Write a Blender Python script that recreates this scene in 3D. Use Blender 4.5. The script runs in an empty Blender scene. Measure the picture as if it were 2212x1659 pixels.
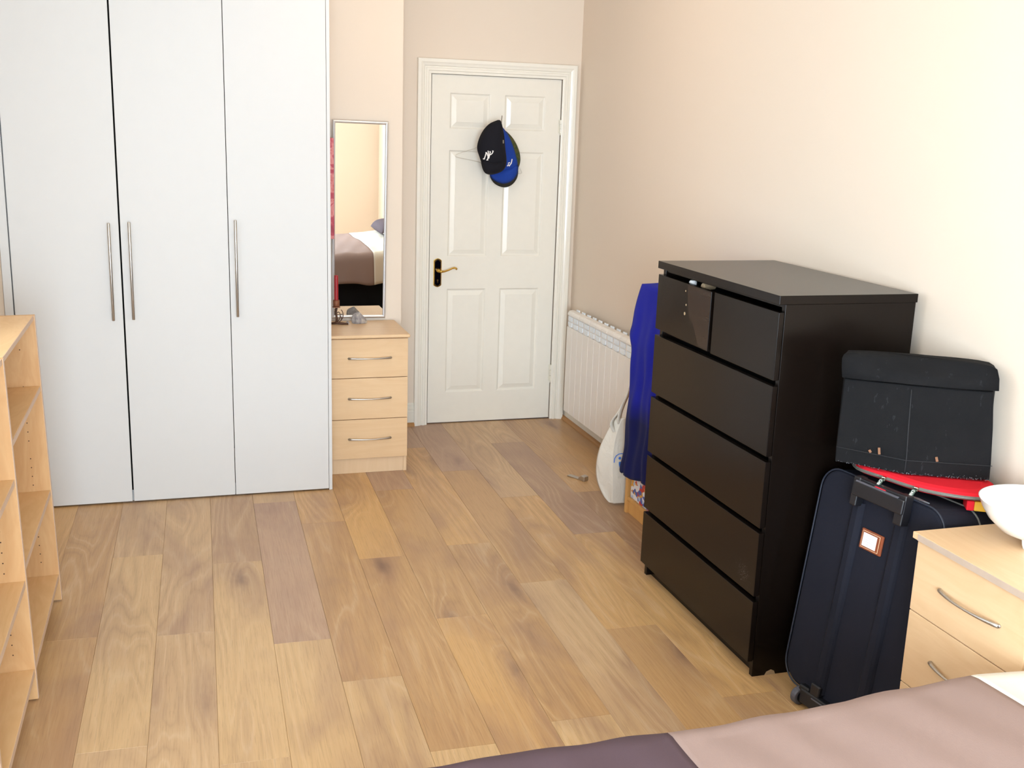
import bpy, bmesh, math, random
from mathutils import Vector, Matrix
from mathutils.bvhtree import BVHTree
random.seed(7)
scene = bpy.context.scene
COL = scene.collection
R = math.radians

# ------------------------------------------------------------------ camera
def camera():
    f, yaw, pitch, roll = 2311.092, 0.3047162, 0.2317146, 0.0329197
    fw = Vector((math.sin(yaw) * math.cos(pitch), math.cos(yaw) * math.cos(pitch), -math.sin(pitch)))
    r = Vector((math.cos(yaw), -math.sin(yaw), 0)); u = r.cross(fw)
    r2 = r * math.cos(roll) + u * math.sin(roll); u2 = -r * math.sin(roll) + u * math.cos(roll)
    cd = bpy.data.cameras.new('camera'); cd.sensor_width = 36; cd.lens = f * 36 / 2212
    cd.clip_start = 0.02
    co = bpy.data.objects.new('camera', cd); COL.objects.link(co)
    m = Matrix((r2, u2, -fw)).transposed().to_4x4(); m.translation = Vector((-2.21614, -5.93547, 1.69135))
    co.matrix_world = m
    scene.camera = co
camera()

# ------------------------------------------------------------------ light
WIN_Y0, WIN_Y1, WIN_Z0, WIN_Z1 = -3.95, -2.35, 1.12, 2.28      # window in the left wall
W2_X0, W2_X1, W2_Z0, W2_Z1 = -2.80, -1.20, 0.55, 2.05          # unseen window added behind the camera, sized for fill light
world = bpy.data.worlds.new('world'); scene.world = world; world.use_nodes = True
bg = world.node_tree.nodes['Background']; bg.inputs[0].default_value = (0.80, 0.88, 1.0, 1); bg.inputs[1].default_value = 2.5
def area(name, loc, rot, sx, sy, power, color):
    ld = bpy.data.lights.new(name, 'AREA'); ld.shape = 'RECTANGLE'; ld.size = sx; ld.size_y = sy
    ld.energy = power; ld.color = color
    lo = bpy.data.objects.new(name, ld); COL.objects.link(lo); lo.location = loc; lo.rotation_euler = rot
    return lo
area('daylight_left_window', (-3.14, (WIN_Y0 + WIN_Y1) / 2, (WIN_Z0 + WIN_Z1) / 2), (0, R(-90), 0),
     WIN_Z1 - WIN_Z0, WIN_Y1 - WIN_Y0, 12, (0.68, 0.88, 1.0))
area('added_back_fill', ((W2_X0 + W2_X1) / 2, -7.04, (W2_Z0 + W2_Z1) / 2), (R(90), 0, 0),  # fill light for the far end, set in the added back window
     W2_X1 - W2_X0, W2_Z1 - W2_Z0, 226, (0.68, 0.85, 1.0))
vs = scene.view_settings
vs.view_transform = 'Standard'; vs.look = 'None'; vs.gamma = 1; vs.use_curve_mapping = False; vs.exposure = 0.41
LAMP_POWER = 12.5

# ------------------------------------------------------------------ colour and materials
def hx(h, a=1.0):
    h = h.lstrip('#'); o = []
    for i in (0, 2, 4):
        v = int(h[i:i + 2], 16) / 255
        o.append(v / 12.92 if v <= 0.04045 else ((v + 0.055) / 1.055) ** 2.4)
    return (*o, a)

class NT:
    """small helper round a material node tree"""
    def __init__(self, name):
        self.m = bpy.data.materials.new(name); self.m.use_nodes = True
        self.t = self.m.node_tree; self.b = self.t.nodes['Principled BSDF']
    def n(self, kind, **kw):
        nd = self.t.nodes.new(kind)
        for k, v in kw.items(): setattr(nd, k, v)
        return nd
    def l(self, a, b): self.t.links.new(a, b)
    def val(self, sock, v):
        if isinstance(v, (int, float, tuple, list)): sock.default_value = v
        else: self.l(v, sock)
    def math(self, op, a, b=0.0, c=None, clamp=False):
        nd = self.n('ShaderNodeMath', operation=op, use_clamp=clamp)
        self.val(nd.inputs[0], a); self.val(nd.inputs[1], b)
        if c is not None: self.val(nd.inputs[2], c)
        return nd.outputs[0]
    def coord(self, scale=(1, 1, 1), offset=None, kind='Object'):
        tc = self.n('ShaderNodeTexCoord'); mp = self.n('ShaderNodeMapping')
        self.l(tc.outputs[kind], mp.inputs[0]); mp.inputs[3].default_value = scale
        if offset is not None: self.val(mp.inputs[1], offset)
        return mp.outputs[0]
    def noise(self, vec, scale=1, detail=2, rough=.5, dist=0):
        nd = self.n('ShaderNodeTexNoise'); self.l(vec, nd.inputs['Vector'])
        nd.inputs['Scale'].default_value = scale; nd.inputs['Detail'].default_value = detail
        nd.inputs['Roughness'].default_value = rough; nd.inputs['Distortion'].default_value = dist
        return nd.outputs['Fac']
    def ramp(self, fac, stops):
        nd = self.n('ShaderNodeValToRGB'); self.l(fac, nd.inputs[0]); e = nd.color_ramp.elements
        while len(e) < len(stops): e.new(.5)
        for el, (p, c) in zip(e, stops): el.position = p; el.color = c if len(c) == 4 else (*c, 1)
        return nd.outputs[0]
    def mix(self, fac, a, b, mode='MIX'):
        nd = self.n('ShaderNodeMix', data_type='RGBA', blend_type=mode)
        self.val(nd.inputs[0], fac); self.val(nd.inputs[6], a); self.val(nd.inputs[7], b)
        return nd.outputs[2]
    def bump(self, h, strength=.1, dist=.01):
        nd = self.n('ShaderNodeBump'); nd.inputs['Strength'].default_value = strength
        nd.inputs['Distance'].default_value = dist; self.l(h, nd.inputs['Height']); self.l(nd.outputs[0], self.b.inputs['Normal'])
    def set(self, color=None, rough=None, metal=None, spec=None, **kw):
        if color is not None: self.val(self.b.inputs['Base Color'], color)
        if rough is not None: self.val(self.b.inputs['Roughness'], rough)
        if metal is not None: self.b.inputs['Metallic'].default_value = metal
        if spec is not None: self.b.inputs['Specular IOR Level'].default_value = spec
        for k, v in kw.items(): self.val(self.b.inputs[k], v)
        return self.m

M = {}
def plain(name, col, rough=.5, metal=0, spec=.5, var=.04, scale=20, bump=0, bscale=200):
    t = NT(name); v = t.coord()
    f = t.noise(v, scale, 3)
    c = hx(col); d = tuple(x * (1 - var * 2) for x in c[:3]) + (1,)
    col_out = t.mix(f, d, tuple(min(1, x * (1 + var)) for x in c[:3]) + (1,))
    if bump: t.bump(t.noise(v, bscale, 2), bump, .002)
    M[name] = t.set(col_out, rough, metal, spec)
    return M[name]

def fabric(name, col, var=.12, weave=900, bump=.25, rough=.9, fuzz=.0):
    t = NT(name); v = t.coord()
    big = t.noise(v, 6, 3); fine = t.noise(v, weave, 2)
    f = t.math('ADD', t.math('MULTIPLY', big, .6), t.math('MULTIPLY', fine, .4))
    c = hx(col)
    out = t.mix(f, tuple(x * (1 - var) for x in c[:3]) + (1,), tuple(min(1, x * (1 + var)) for x in c[:3]) + (1,))
    t.bump(fine, bump, .002)
    M[name] = t.set(out, rough, 0, .2, **({'Sheen Weight': fuzz} if fuzz else {}))
    return M[name]

def wood(name, c1, c2, grain=(60, 3, 60), fig=(5, .7, 5), rough=.42, contrast=.6, bump=.03, figure=1.0, spec=.25):
    """laminate / veneer: long fibres plus soft flame figure; the grain runs along the axis of the small scale"""
    t = NT(name)
    fib = t.noise(t.coord(grain), 3, 4, .6)
    flame = t.noise(t.coord(fig), 1.6, 3, .55, 1.2)
    rings = t.math('PINGPONG', t.math('MULTIPLY', flame, 9 * figure), 1.0)
    f = t.math('ADD', t.math('MULTIPLY', fib, .55), t.math('MULTIPLY', rings, .45))
    f = t.math('ADD', t.math('MULTIPLY', t.math('SUBTRACT', f, .5), contrast), .5, clamp=True)
    t.bump(fib, bump, .001)
    M[name] = t.set(t.mix(f, hx(c1), hx(c2)), rough, 0, spec)
    return M[name]

def wall_paint(name, col):
    t = NT(name); v = t.coord()
    f = t.noise(v, 1.2, 3); c = hx(col)
    t.bump(t.noise(v, 260, 2), .06, .002)
    M[name] = t.set(t.mix(f, tuple(x * .975 for x in c[:3]) + (1,), c), .85, 0, .06)
wall_paint('paint_peach', 'ead9c7')
plain('paint_ceiling', 'f6f2ea', .8)
plain('gloss_trim', 'f3ecdf', .22, spec=.5, var=.01)
plain('gloss_door', 'f0e9dc', .24, spec=.5, var=.015)
plain('skirting_white', 'e9e2d4', .35, var=.02)
plain('wardrobe_white', 'd7d3cf', .60, spec=.07, var=.008)
plain('dark_void', '0b0a09', .9, spec=.1)  # near-black standing in for shade behind gaps; also the mirror backing
plain('steel', 'b9b4ac', .28, 1, var=.03)
plain('satin_metal', 'c4bfb8', .40, 1, var=.04)
plain('silver_frame', 'e0e2e6', .42, 1, var=.02)
plain('brass', 'd7b15a', .16, 1, var=.03)
plain('hinge_paint', 'e6dfce', .35)
plain('white_radiator', 'f4ece4', .38, var=.01)
plain('grille_white', 'eef3f8', .4, var=.01)
plain('black_plastic', '17161a', .42, var=.1)
plain('wheel_grey', '55535a', .45)
plain('red_plastic', 'e0283c', .35)
plain('ceramic_white', 'f6f3f1', .15, spec=.5, var=.005)
plain('candle_red', 'a3141c', .45, var=.05)
plain('rust_iron', '5a3c2c', .6, .4, var=.2, scale=60)
plain('rust_collar', '8a5336', .55, .2, var=.2, scale=60)
plain('paper_white', 'ece9e4', .7)
plain('ink', '8f8a92', .8)
plain('logo_white', 'f2ece6', .7)
plain('tan_leather', '8a4526', .45, var=.15, scale=60)
plain('leather_line', 'd8b48e', .6)
plain('zip_grey', '6d6a62', .6, var=.15, scale=200)
plain('zip_chrome', 'd8d4bf', .2, 1)
plain('zip_pull', '4e6258', .35, .3)
plain('grey_strip', 'c0aa98', .55, var=.06, scale=40)
plain('chip_beige', 'b59a78', .8, var=.2, scale=300)
plain('hole_dark', '4a3020', .9)
plain('wire', 'd9d2c4', .35, .6)
plain('hook_metal', '6e5a48', .4, .6)
plain('divan_black', '111012', .85, spec=.2, var=.2)
plain('window_white', 'f3f1ec', .35)
plain('cream_white', 'eee9df', .6)
fabric('mattress_cloth', 'e8e2d8')
fabric('duvet_cream', 'ddd3c4', .03, 500, .15)
fabric('duvet_taupe', '957d74', .06, 420, .2)
fabric('duvet_dark', '564449', .12, 420, .2)
fabric('pillow_cream', 'f2ead8', .04, 400)
fabric('pillow_dark', '54464c', .1, 400)
fabric('cap_navy', '1a191f', .15, 700, .4)
fabric('cap_blue', '1f3f96', .12, 700, .4)
fabric('suitcase_navy', '191a24', .18, 900, .35, .75)
plain('piping_navy', '1e2330', .5)
def tote_cloth():
    t = NT('tote_cotton'); v = t.coord()
    wr = t.noise(t.coord((9, 9, 5)), 1.3, 3, .55, 1.5); fine = t.noise(v, 600, 2)
    t.bump(t.math('ADD', wr, t.math('MULTIPLY', fine, .02)), .32, .030)
    M['tote_cotton'] = t.set(t.mix(wr, hx('d5cabb'), hx('e2d9cc')), .9, 0, .15)
tote_cloth()
fabric('neoprene_red', 'd81f2c', .06, 900, .2, .8)
wood('pine', 'c98f4e', 'e0ad6a', (40, 40, 3), (4, 4, .6), .45)
wood('beech', 'd9b185', 'e9c8a0', (3, 50, 50), (.8, 6, 6), .36, .55, .02)
wood('beech_vertical', 'dcb990', 'eacba8', (50, 50, 3), (6, 6, .8), .4, .5, .02)
wood('birch_panel', 'c08e5c', 'd5aa7a', (40, 40, 5), (5, 5, 1.6), .42, .75, .02)
wood('birch_shelf', 'd2a26c', 'e6be8c', (40, 5, 40), (6, 1.5, 6), .42, .6, .02)
wood('birch_edge', 'c6a68c', 'd6bba4', (30, 30, 30), (8, 8, 8), .5, .4, .02)
wood('quadrant', 'a2713f', 'bd8e5c', (40, 3, 40), (5, .8, 5), .45)

def black_brown():
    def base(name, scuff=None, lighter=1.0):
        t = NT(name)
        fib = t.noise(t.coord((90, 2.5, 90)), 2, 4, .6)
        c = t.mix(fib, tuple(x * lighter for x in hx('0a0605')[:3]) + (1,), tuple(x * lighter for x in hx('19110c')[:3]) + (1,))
        rough = .24
        if scuff:
            tc = t.n('ShaderNodeTexCoord'); d = t.n('ShaderNodeVectorMath', operation='DISTANCE')
            t.l(tc.outputs['Object'], d.inputs[0]); d.inputs[1].default_value = scuff
            near = t.math('SUBTRACT', 1.0, t.math('MULTIPLY', d.outputs['Value'], 6.5), clamp=True)
            spk = t.noise(t.coord((1, 1, 1)), 300, 3, .7)
            k = t.math('GREATER_THAN', t.math('MULTIPLY', spk, t.math('POWER', near, .35)), .60)
            c = t.mix(t.math('MULTIPLY', k, .55), c, hx('b9aaa0'))
        t.bump(fib, .04, .001)
        M[name] = t.set(c, rough, 0, .22)
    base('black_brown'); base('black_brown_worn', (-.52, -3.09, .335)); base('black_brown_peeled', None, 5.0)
black_brown()

def box_fabric():
    t = NT('box_fabric'); v = t.coord()
    big = t.noise(v, 9, 5, .65); fine = t.noise(v, 700, 2)
    sep = t.n('ShaderNodeSeparateXYZ'); t.l(t.coord(), sep.inputs[0])
    c = t.mix(t.math('MULTIPLY', big, .9), hx('0c0c0e'), hx('1c1b1c'))
    smear = t.math('GREATER_THAN', t.noise(t.coord((14, 14, 5)), 4, 4, .7), .66)
    c = t.mix(t.math('MULTIPLY', smear, .05), c, hx('84868c'))
    t.bump(fine, .3, .002)
    M['box_fabric'] = t.set(c, .9, 0, .2)
box_fabric()
plain('lint_grey', '77777c', .9, var=.3, scale=300)

def camo():
    t = NT('cap_olive'); v = t.coord((1, 1, 1))
    f = t.noise(v, 22, 2, .5, .6)
    M['cap_olive'] = t.set(t.ramp(f, [(0, hx('33301f')), (.45, hx('5a5632')), (.55, hx('3c4a2b')), (.7, hx('6b5f38'))]), .9, 0, .2)
camo()

def fleece():
    t = NT('fleece_blue'); tc = t.n('ShaderNodeTexCoord'); sep = t.n('ShaderNodeSeparateXYZ')
    t.l(tc.outputs['Object'], sep.inputs[0])
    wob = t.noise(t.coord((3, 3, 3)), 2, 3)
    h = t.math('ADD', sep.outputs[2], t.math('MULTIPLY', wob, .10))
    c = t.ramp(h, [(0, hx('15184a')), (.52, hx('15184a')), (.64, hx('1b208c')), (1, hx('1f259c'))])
    t.bump(t.noise(t.coord(), 500, 2), .35, .003)
    M['fleece_blue'] = t.set(c, .95, 0, .1, **{'Sheen Weight': .05})
fleece()

def pink_print():
    t = NT('pink_print'); v = t.coord((1, 1, 1))
    f = t.noise(v, 7, 3, .5, 2.5)
    sep = t.n('ShaderNodeSeparateXYZ'); t.l(t.coord(), sep.inputs[0])
    c = t.ramp(f, [(.3, hx('a0283c')), (.46, hx('c24050')), (.52, hx('e08a86')), (.62, hx('c8504e'))])
    M['pink_print'] = t.set(c, .5)
pink_print()

def magazine():
    t = NT('magazine_print'); vn = t.n('ShaderNodeTexVoronoi'); t.l(t.coord((1, 1, 1)), vn.inputs['Vector']); vn.inputs['Scale'].default_value = 55
    sep = t.n('ShaderNodeSeparateColor'); t.l(vn.outputs['Color'], sep.inputs[0])
    c = t.ramp(sep.outputs[0], [(0, hx('4a5fa8')), (.22, hx('e8e6ea')), (.45, hx('b9c6dd')), (.6, hx('c8342c')), (.78, hx('e0a23c')), (.9, hx('e9e4df'))])
    c.node.color_ramp.interpolation = 'CONSTANT'
    M['magazine_print'] = t.set(c, .35)
magazine()

def rock():
    t = NT('rock'); v = t.coord()
    f = t.noise(v, 45, 4, .6)
    t.bump(t.noise(v, 160, 3), .5, .004)
    M['rock'] = t.set(t.ramp(f, [(.3, hx('77706f')), (.55, hx('a9a09c')), (.7, hx('c9bda9'))]), .8)
rock()

def mirror_mat():
    t = NT('mirror_glass'); M['mirror_glass'] = t.set((.93, .94, .92, 1), .0, 1)
mirror_mat()

def glass():
    m = bpy.data.materials.new('window_glass'); m.use_nodes = True; t = m.node_tree; t.nodes.clear()
    o = t.nodes.new('ShaderNodeOutputMaterial'); mx = t.nodes.new('ShaderNodeMixShader')
    a = t.nodes.new('ShaderNodeBsdfTransparent'); b = t.nodes.new('ShaderNodeBsdfGlossy'); b.inputs['Roughness'].default_value = .02
    nz = t.nodes.new('ShaderNodeTexNoise'); nz.inputs['Scale'].default_value = 3
    rr = t.nodes.new('ShaderNodeMapRange'); rr.inputs[3].default_value = .05; rr.inputs[4].default_value = .07
    t.links.new(nz.outputs['Fac'], rr.inputs[0]); t.links.new(rr.outputs[0], mx.inputs[0])
    t.links.new(a.outputs[0], mx.inputs[1]); t.links.new(b.outputs[0], mx.inputs[2]); t.links.new(mx.outputs[0], o.inputs[0])
    M['window_glass'] = m
glass()

def lamp_mat():
    t = NT('lamp_globe'); f = t.noise(t.coord(), 5, 2)
    M['lamp_globe'] = t.set(t.mix(f, (1, .95, .88, 1), (1, .97, .92, 1)), .4, **{'Emission Color': (1, .77, .58, 1), 'Emission Strength': LAMP_POWER})
lamp_mat()

def plank_mat():
    t = NT('oak_plank')
    oi = t.n('ShaderNodeObjectInfo')
    off = t.n('ShaderNodeCombineXYZ')
    r = oi.outputs['Random']
    t.l(t.math('MULTIPLY', r, 37.0), off.inputs[0]); t.l(t.math('MULTIPLY', r, 91.0), off.inputs[1]); t.l(t.math('MULTIPLY', r, 53.0), off.inputs[2])
    def crd(s):
        tc = t.n('ShaderNodeTexCoord'); a = t.n('ShaderNodeVectorMath', operation='ADD'); t.l(tc.outputs['Object'], a.inputs[0]); t.l(off.outputs[0], a.inputs[1])
        b = t.n('ShaderNodeVectorMath', operation='MULTIPLY'); t.l(a.outputs[0], b.inputs[0]); b.inputs[1].default_value = s
        return b.outputs[0]
    # knots
    vo = t.n('ShaderNodeTexVoronoi'); t.l(crd((5.4, 1.7, 1)), vo.inputs['Vector']); vo.inputs['Scale'].default_value = 1
    vo.inputs['Randomness'].default_value = 1
    dist = vo.outputs['Distance']
    sepc = t.n('ShaderNodeSeparateColor'); t.l(vo.outputs['Color'], sepc.inputs[0])
    has = t.math('GREATER_THAN', sepc.outputs[0], .33)
    wob = t.noise(crd((16, 5, 1)), 1, 3, .6)
    kd = t.math('ADD', dist, t.math('MULTIPLY', t.math('SUBTRACT', wob, .5), .35))
    knot = t.math('MULTIPLY', has, t.math('POWER', t.math('SUBTRACT', 1.0, t.math('MULTIPLY', kd, 1.9), clamp=True), 1.5))
    core = t.math('MULTIPLY', has, t.math('POWER', t.math('SUBTRACT', 1.0, t.math('MULTIPLY', kd, 5.0), clamp=True), 1.3))
    # cathedral figure bent round the knots
    n1 = t.noise(crd((5.2, .62, 1)), 1, 1.5, .4, .35)
    fig = t.math('ADD', t.math('MULTIPLY', n1, 27.0), t.math('MULTIPLY', t.math('MINIMUM', dist, .42), 7.0))
    fine = t.noise(crd((60, 4, 1)), 1, 2, .5)
    ring = t.math('PINGPONG', t.math('ADD', fig, t.math('MULTIPLY', fine, .9)), 1.0)
    lite = t.math('MULTIPLY', t.math('SUBTRACT', ring, .72, clamp=True), 3.5)
    dark = t.math('POWER', t.math('SUBTRACT', 1.0, ring), 2.6)
    where = t.math('MULTIPLY', t.math('SUBTRACT', t.noise(crd((3.1, .9, 1)), 1, 2, .5), .36, clamp=True), 4.5, clamp=True)
    # pores and fibres
    fib = t.noise(crd((190, 4.5, 1)), 1, 4, .62)
    pore = t.math('GREATER_THAN', t.noise(crd((360, 10, 1)), 1, 2, .5), .60)
    tone = t.noise(crd((4.0, 1.3, 1)), 1, 3, .55, .6)
    base = oi.outputs['Color']
    c = t.mix(t.math('MULTIPLY', t.math('MULTIPLY', dark, where), .46), base, t.mix(.55, base, hx('7a573e')))
    c = t.mix(t.math('MULTIPLY', t.math('MULTIPLY', lite, where), .32), c, t.mix(.6, c, hx('ecd6b4')))
    c = t.mix(t.math('MULTIPLY', t.math('SUBTRACT', fib, .40, clamp=True), 1.1), c, t.mix(.5, c, hx('e2c49c')))
    c = t.mix(t.math('MULTIPLY', t.math('SUBTRACT', .48, fib, clamp=True), 1.4), c, t.mix(.5, c, hx('8a6648')))
    c = t.mix(t.math('MULTIPLY', pore, .18), c, hx('86633f'))
    c = t.mix(t.math('MULTIPLY', t.math('SUBTRACT', tone, .47, clamp=True), 4.5, clamp=True), c, t.mix(.42, c, hx('8f6b5c')))
    c = t.mix(t.math('MULTIPLY', knot, .50), c, hx('866459'))
    c = t.mix(t.math('MULTIPLY', core, .55), c, hx('61453e'))
    t.bump(t.math('ADD', fib, t.math('MULTIPLY', ring, .3)), .05, .001)
    rg = t.math('ADD', t.math('MULTIPLY', fib, .12), .30)
    M['oak_plank'] = t.set(c, rg, 0, .45)
plank_mat()
plain('floor_base', '8d6a48', .6)

# ------------------------------------------------------------------ mesh helpers
def link(o, parent=None):
    COL.objects.link(o)
    if parent is not None: o.parent = parent
    return o
def tag(o, label=None, cat=None, group=None, kind=None):
    if label: o['label'] = label
    if cat: o['category'] = cat
    if group: o['group'] = group
    if kind: o['kind'] = kind
    return o
def empty(name, loc=(0, 0, 0), rz=0, label=None, cat=None, group=None, kind=None):
    o = bpy.data.objects.new(name, None); o.empty_display_size = .05
    COL.objects.link(o); o.location = loc; o.rotation_euler = (0, 0, rz)
    return tag(o, label, cat, group, kind)
def mk(name, bm, mat, parent=None, bevel=0, seg=2, smooth=False, subsurf=0, solid=0):
    bmesh.ops.recalc_face_normals(bm, faces=bm.faces[:])
    me = bpy.data.meshes.new(name); bm.to_mesh(me); bm.free()
    for m in (mat if isinstance(mat, (list, tuple)) else [mat]): me.materials.append(M[m])
    o = bpy.data.objects.new(name, me); link(o, parent)
    if smooth:
        for p in me.polygons: p.use_smooth = True
    if solid:
        md = o.modifiers.new('solid', 'SOLIDIFY'); md.thickness = solid; md.offset = 0
    if bevel:
        md = o.modifiers.new('bevel', 'BEVEL'); md.width = bevel; md.segments = seg; md.limit_method = 'ANGLE'; md.angle_limit = R(40)
        md.harden_normals = False
    if subsurf:
        md = o.modifiers.new('sub', 'SUBSURF'); md.levels = subsurf; md.render_levels = subsurf
    return o
def bx(bm, x0, x1, y0, y1, z0, z1):
    v = [bm.verts.new(p) for p in ((x0, y0, z0), (x1, y0, z0), (x1, y1, z0), (x0, y1, z0), (x0, y0, z1), (x1, y0, z1), (x1, y1, z1), (x0, y1, z1))]
    for f in ((3, 2, 1, 0), (4, 5, 6, 7), (0, 1, 5, 4), (1, 2, 6, 5), (2, 3, 7, 6), (3, 0, 4, 7)): bm.faces.new([v[i] for i in f])
    return v
def box(name, d, mat, parent=None, bevel=.0015, **kw):
    bm = bmesh.new(); bx(bm, *d); return mk(name, bm, mat, parent, bevel, **kw)
def tube(bm, pts, rad, seg=10, closed=False, cap=True):
    pts = [Vector(p) for p in pts]; n = len(pts); rings = []
    rads = rad if isinstance(rad, (list, tuple)) else [rad] * n
    prev = None
    for i, p in enumerate(pts):
        if closed: d = pts[(i + 1) % n] - pts[i - 1]
        else: d = pts[min(i + 1, n - 1)] - pts[max(i - 1, 0)]
        d.normalize()
        if prev is None:
            a = Vector((0, 0, 1)) if abs(d.z) < .9 else Vector((1, 0, 0))
            s = d.cross(a).normalized()
        else:
            s = prev - d * prev.dot(d)
            s = s.normalized() if s.length > 1e-6 else d.orthogonal().normalized()
        prev = s; t = d.cross(s)
        rings.append([bm.verts.new(p + (s * math.cos(2 * math.pi * k / seg) + t * math.sin(2 * math.pi * k / seg)) * rads[i]) for k in range(seg)])
    m = n if closed else n - 1
    for i in range(m):
        a, b = rings[i], rings[(i + 1) % n]
        for k in range(seg): bm.faces.new((a[k], a[(k + 1) % seg], b[(k + 1) % seg], b[k]))
    if cap and not closed: bm.faces.new(rings[0][::-1]); bm.faces.new(rings[-1])
def lathe(bm, prof, seg=32, c=(0, 0)):
    rings = []
    for r, z in prof:
        if r < 1e-6: rings.append([bm.verts.new((c[0], c[1], z))])
        else: rings.append([bm.verts.new((c[0] + r * math.cos(2 * math.pi * k / seg), c[1] + r * math.sin(2 * math.pi * k / seg), z)) for k in range(seg)])
    for a, b in zip(rings, rings[1:]):
        for k in range(seg):
            k2 = (k + 1) % seg
            q = [a[k % len(a)], a[k2 % len(a)], b[k2 % len(b)], b[k % len(b)]]
            u = []
            [u.append(v) for v in q if v not in u]
            if len(u) > 2: bm.faces.new(u)
def prism(bm, poly, h0, h1, f):
    """extrude 2-D polygon between h0 and h1; f(u, v, h) -> xyz"""
    a = [bm.verts.new(f(u, v, h0)) for u, v in poly]; b = [bm.verts.new(f(u, v, h1)) for u, v in poly]
    bm.faces.new(a[::-1]); bm.faces.new(b); n = len(poly)
    for i in range(n): bm.faces.new((a[i], a[(i + 1) % n], b[(i + 1) % n], b[i]))
def rrect(w0, w1, u0, u1, r, seg=6):
    o = []
    for cx, cy, a0 in ((w1 - r, u1 - r, 0), (w0 + r, u1 - r, 90), (w0 + r, u0 + r, 180), (w1 - r, u0 + r, 270)):
        for k in range(seg + 1):
            a = R(a0 + 90 * k / seg); o.append((cx + r * math.cos(a), cy + r * math.sin(a)))
    return o
def resample(pts, n, closed=True):
    P = [Vector(p) for p in pts]; P2 = P + [P[0]] if closed else P
    L = [0]
    for a, b in zip(P2, P2[1:]): L.append(L[-1] + (b - a).length)
    o = []; j = 0
    for i in range(n):
        t = L[-1] * i / (n if closed else n - 1)
        while j < len(L) - 2 and L[j + 1] < t: j += 1
        o.append(P2[j].lerp(P2[j + 1], (t - L[j]) / max(1e-9, L[j + 1] - L[j])))
    return o
def smooth_loop(pts, it=2):
    for _ in range(it):
        n = len(pts); q = []
        for i in range(n):
            a, b = Vector(pts[i]), Vector(pts[(i + 1) % n]); q += [a * .75 + b * .25, a * .25 + b * .75]
        pts = q
    return pts
def inflate(bm, outline, y0, hf, hb, rings=7, n=48, power=.5, c=None):
    """closed cushion from a star-shaped (x, z) outline, bulging hf towards -y and hb towards +y"""
    o = resample(outline, n); c = Vector(c) if c else sum(o, Vector((0, 0))) / n
    rim = [bm.verts.new((p.x, y0, p.y)) for p in o]
    for h, sg in ((hf, -1), (hb, 1)):
        prev = rim
        for k in range(1, rings + 1):
            s = 1 - k / rings
            hh = h * (1 - s * s) ** power
            if k == rings:
                v = bm.verts.new((c.x, y0 + sg * h, c.y))
                for i in range(n): bm.faces.new((prev[i], prev[(i + 1) % n], v))
            else:
                cur = [bm.verts.new((c.x + (p.x - c.x) * s, y0 + sg * hh, c.y + (p.y - c.y) * s)) for p in o]
                for i in range(n): bm.faces.new((prev[i], prev[(i + 1) % n], cur[(i + 1) % n], cur[i]))
                prev = cur
def stroke_verts(poly, wid):
    """2-D ribbon along a polyline -> list of quads"""
    P = [Vector(p) for p in poly]; quads = []; L = []; Rr = []
    for i, p in enumerate(P):
        d = (P[min(i + 1, len(P) - 1)] - P[max(i - 1, 0)]).normalized(); n = Vector((-d.y, d.x))
        w = wid[i] if isinstance(wid, (list, tuple)) else wid
        L.append(p + n * w / 2); Rr.append(p - n * w / 2)
    for i in range(len(P) - 1): quads.append((L[i], L[i + 1], Rr[i + 1], Rr[i]))
    return quads
def decal(name, strokes, bvh, start_y, mat, parent, lift=.0012, direction=(0, 1, 0), sub=4):
    """print thin strokes given in (x, z) on a curved surface by dropping them on it along +y"""
    bm = bmesh.new(); d = Vector(direction)
    for poly, wid in strokes:
        poly = resample(poly, max(2, sub * len(poly)), False)
        if isinstance(wid, (list, tuple)): wid = wid[0]
        for q in stroke_verts(poly, wid):
            vs_ = []
            for p in q:
                hit = bvh.ray_cast(Vector((p.x, start_y, p.y)), d)
                y = hit[0].y - lift if hit[0] else -.03 - lift
                vs_.append(bm.verts.new((p.x, y, p.y)))
            bm.faces.new(vs_)
    return mk(name, bm, mat, parent)

# ------------------------------------------------------------------ the room
XL, YB, ZC = -2.932, -6.95, 2.62
# floor with single planks (long boards, laid at about one degree to the right wall)
fl = box('floor', (XL - .1, .1, YB - .1, .1, -.06, -.010), 'floor_base', bevel=0); tag(fl, kind='structure')
A = .0188; PW, PL, U0 = .1890, 1.405, -2.105
joints = {-3: -2.444, -2: -3.155, -1: -2.48, 0: -1.892, 1: -1.215, 2: -1.516, 3: -1.956, 4: -1.142, 5: -1.882, 6: -2.313, 7: -1.349, 8: -.463}
GOLD, TAN, MAUVE, BROWN, LIGHT = 'd0a269', 'cba67b', 'b89478', 'c19665', 'd3ad7c'
tint = {(-3, 0): MAUVE, (-3, 1): BROWN, (-2, 0): TAN, (-2, 1): TAN, (-2, 2): LIGHT, (-1, 0): LIGHT, (-1, 1): TAN, (0, 0): TAN, (0, 1): 'c19c74', (0, 2): LIGHT,
        (1, 0): TAN, (1, 1): MAUVE, (1, 2): LIGHT, (2, 0): TAN, (2, 1): GOLD, (2, 2): BROWN, (3, 0): BROWN, (3, 1): GOLD, (3, 2): BROWN,
        (4, 0): MAUVE, (4, 1): BROWN, (4, 2): GOLD, (5, 0): MAUVE, (5, 1): GOLD, (5, 2): BROWN, (6, 0): MAUVE, (6, 1): BROWN, (7, 0): TAN, (7, 1): GOLD, (7, 2): BROWN,
        (8, 0): TAN, (8, 1): 'b08c6e', (8, 2): GOLD, (8, 3): BROWN, (9, 0): BROWN, (9, 1): 'a5805e'}
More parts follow.
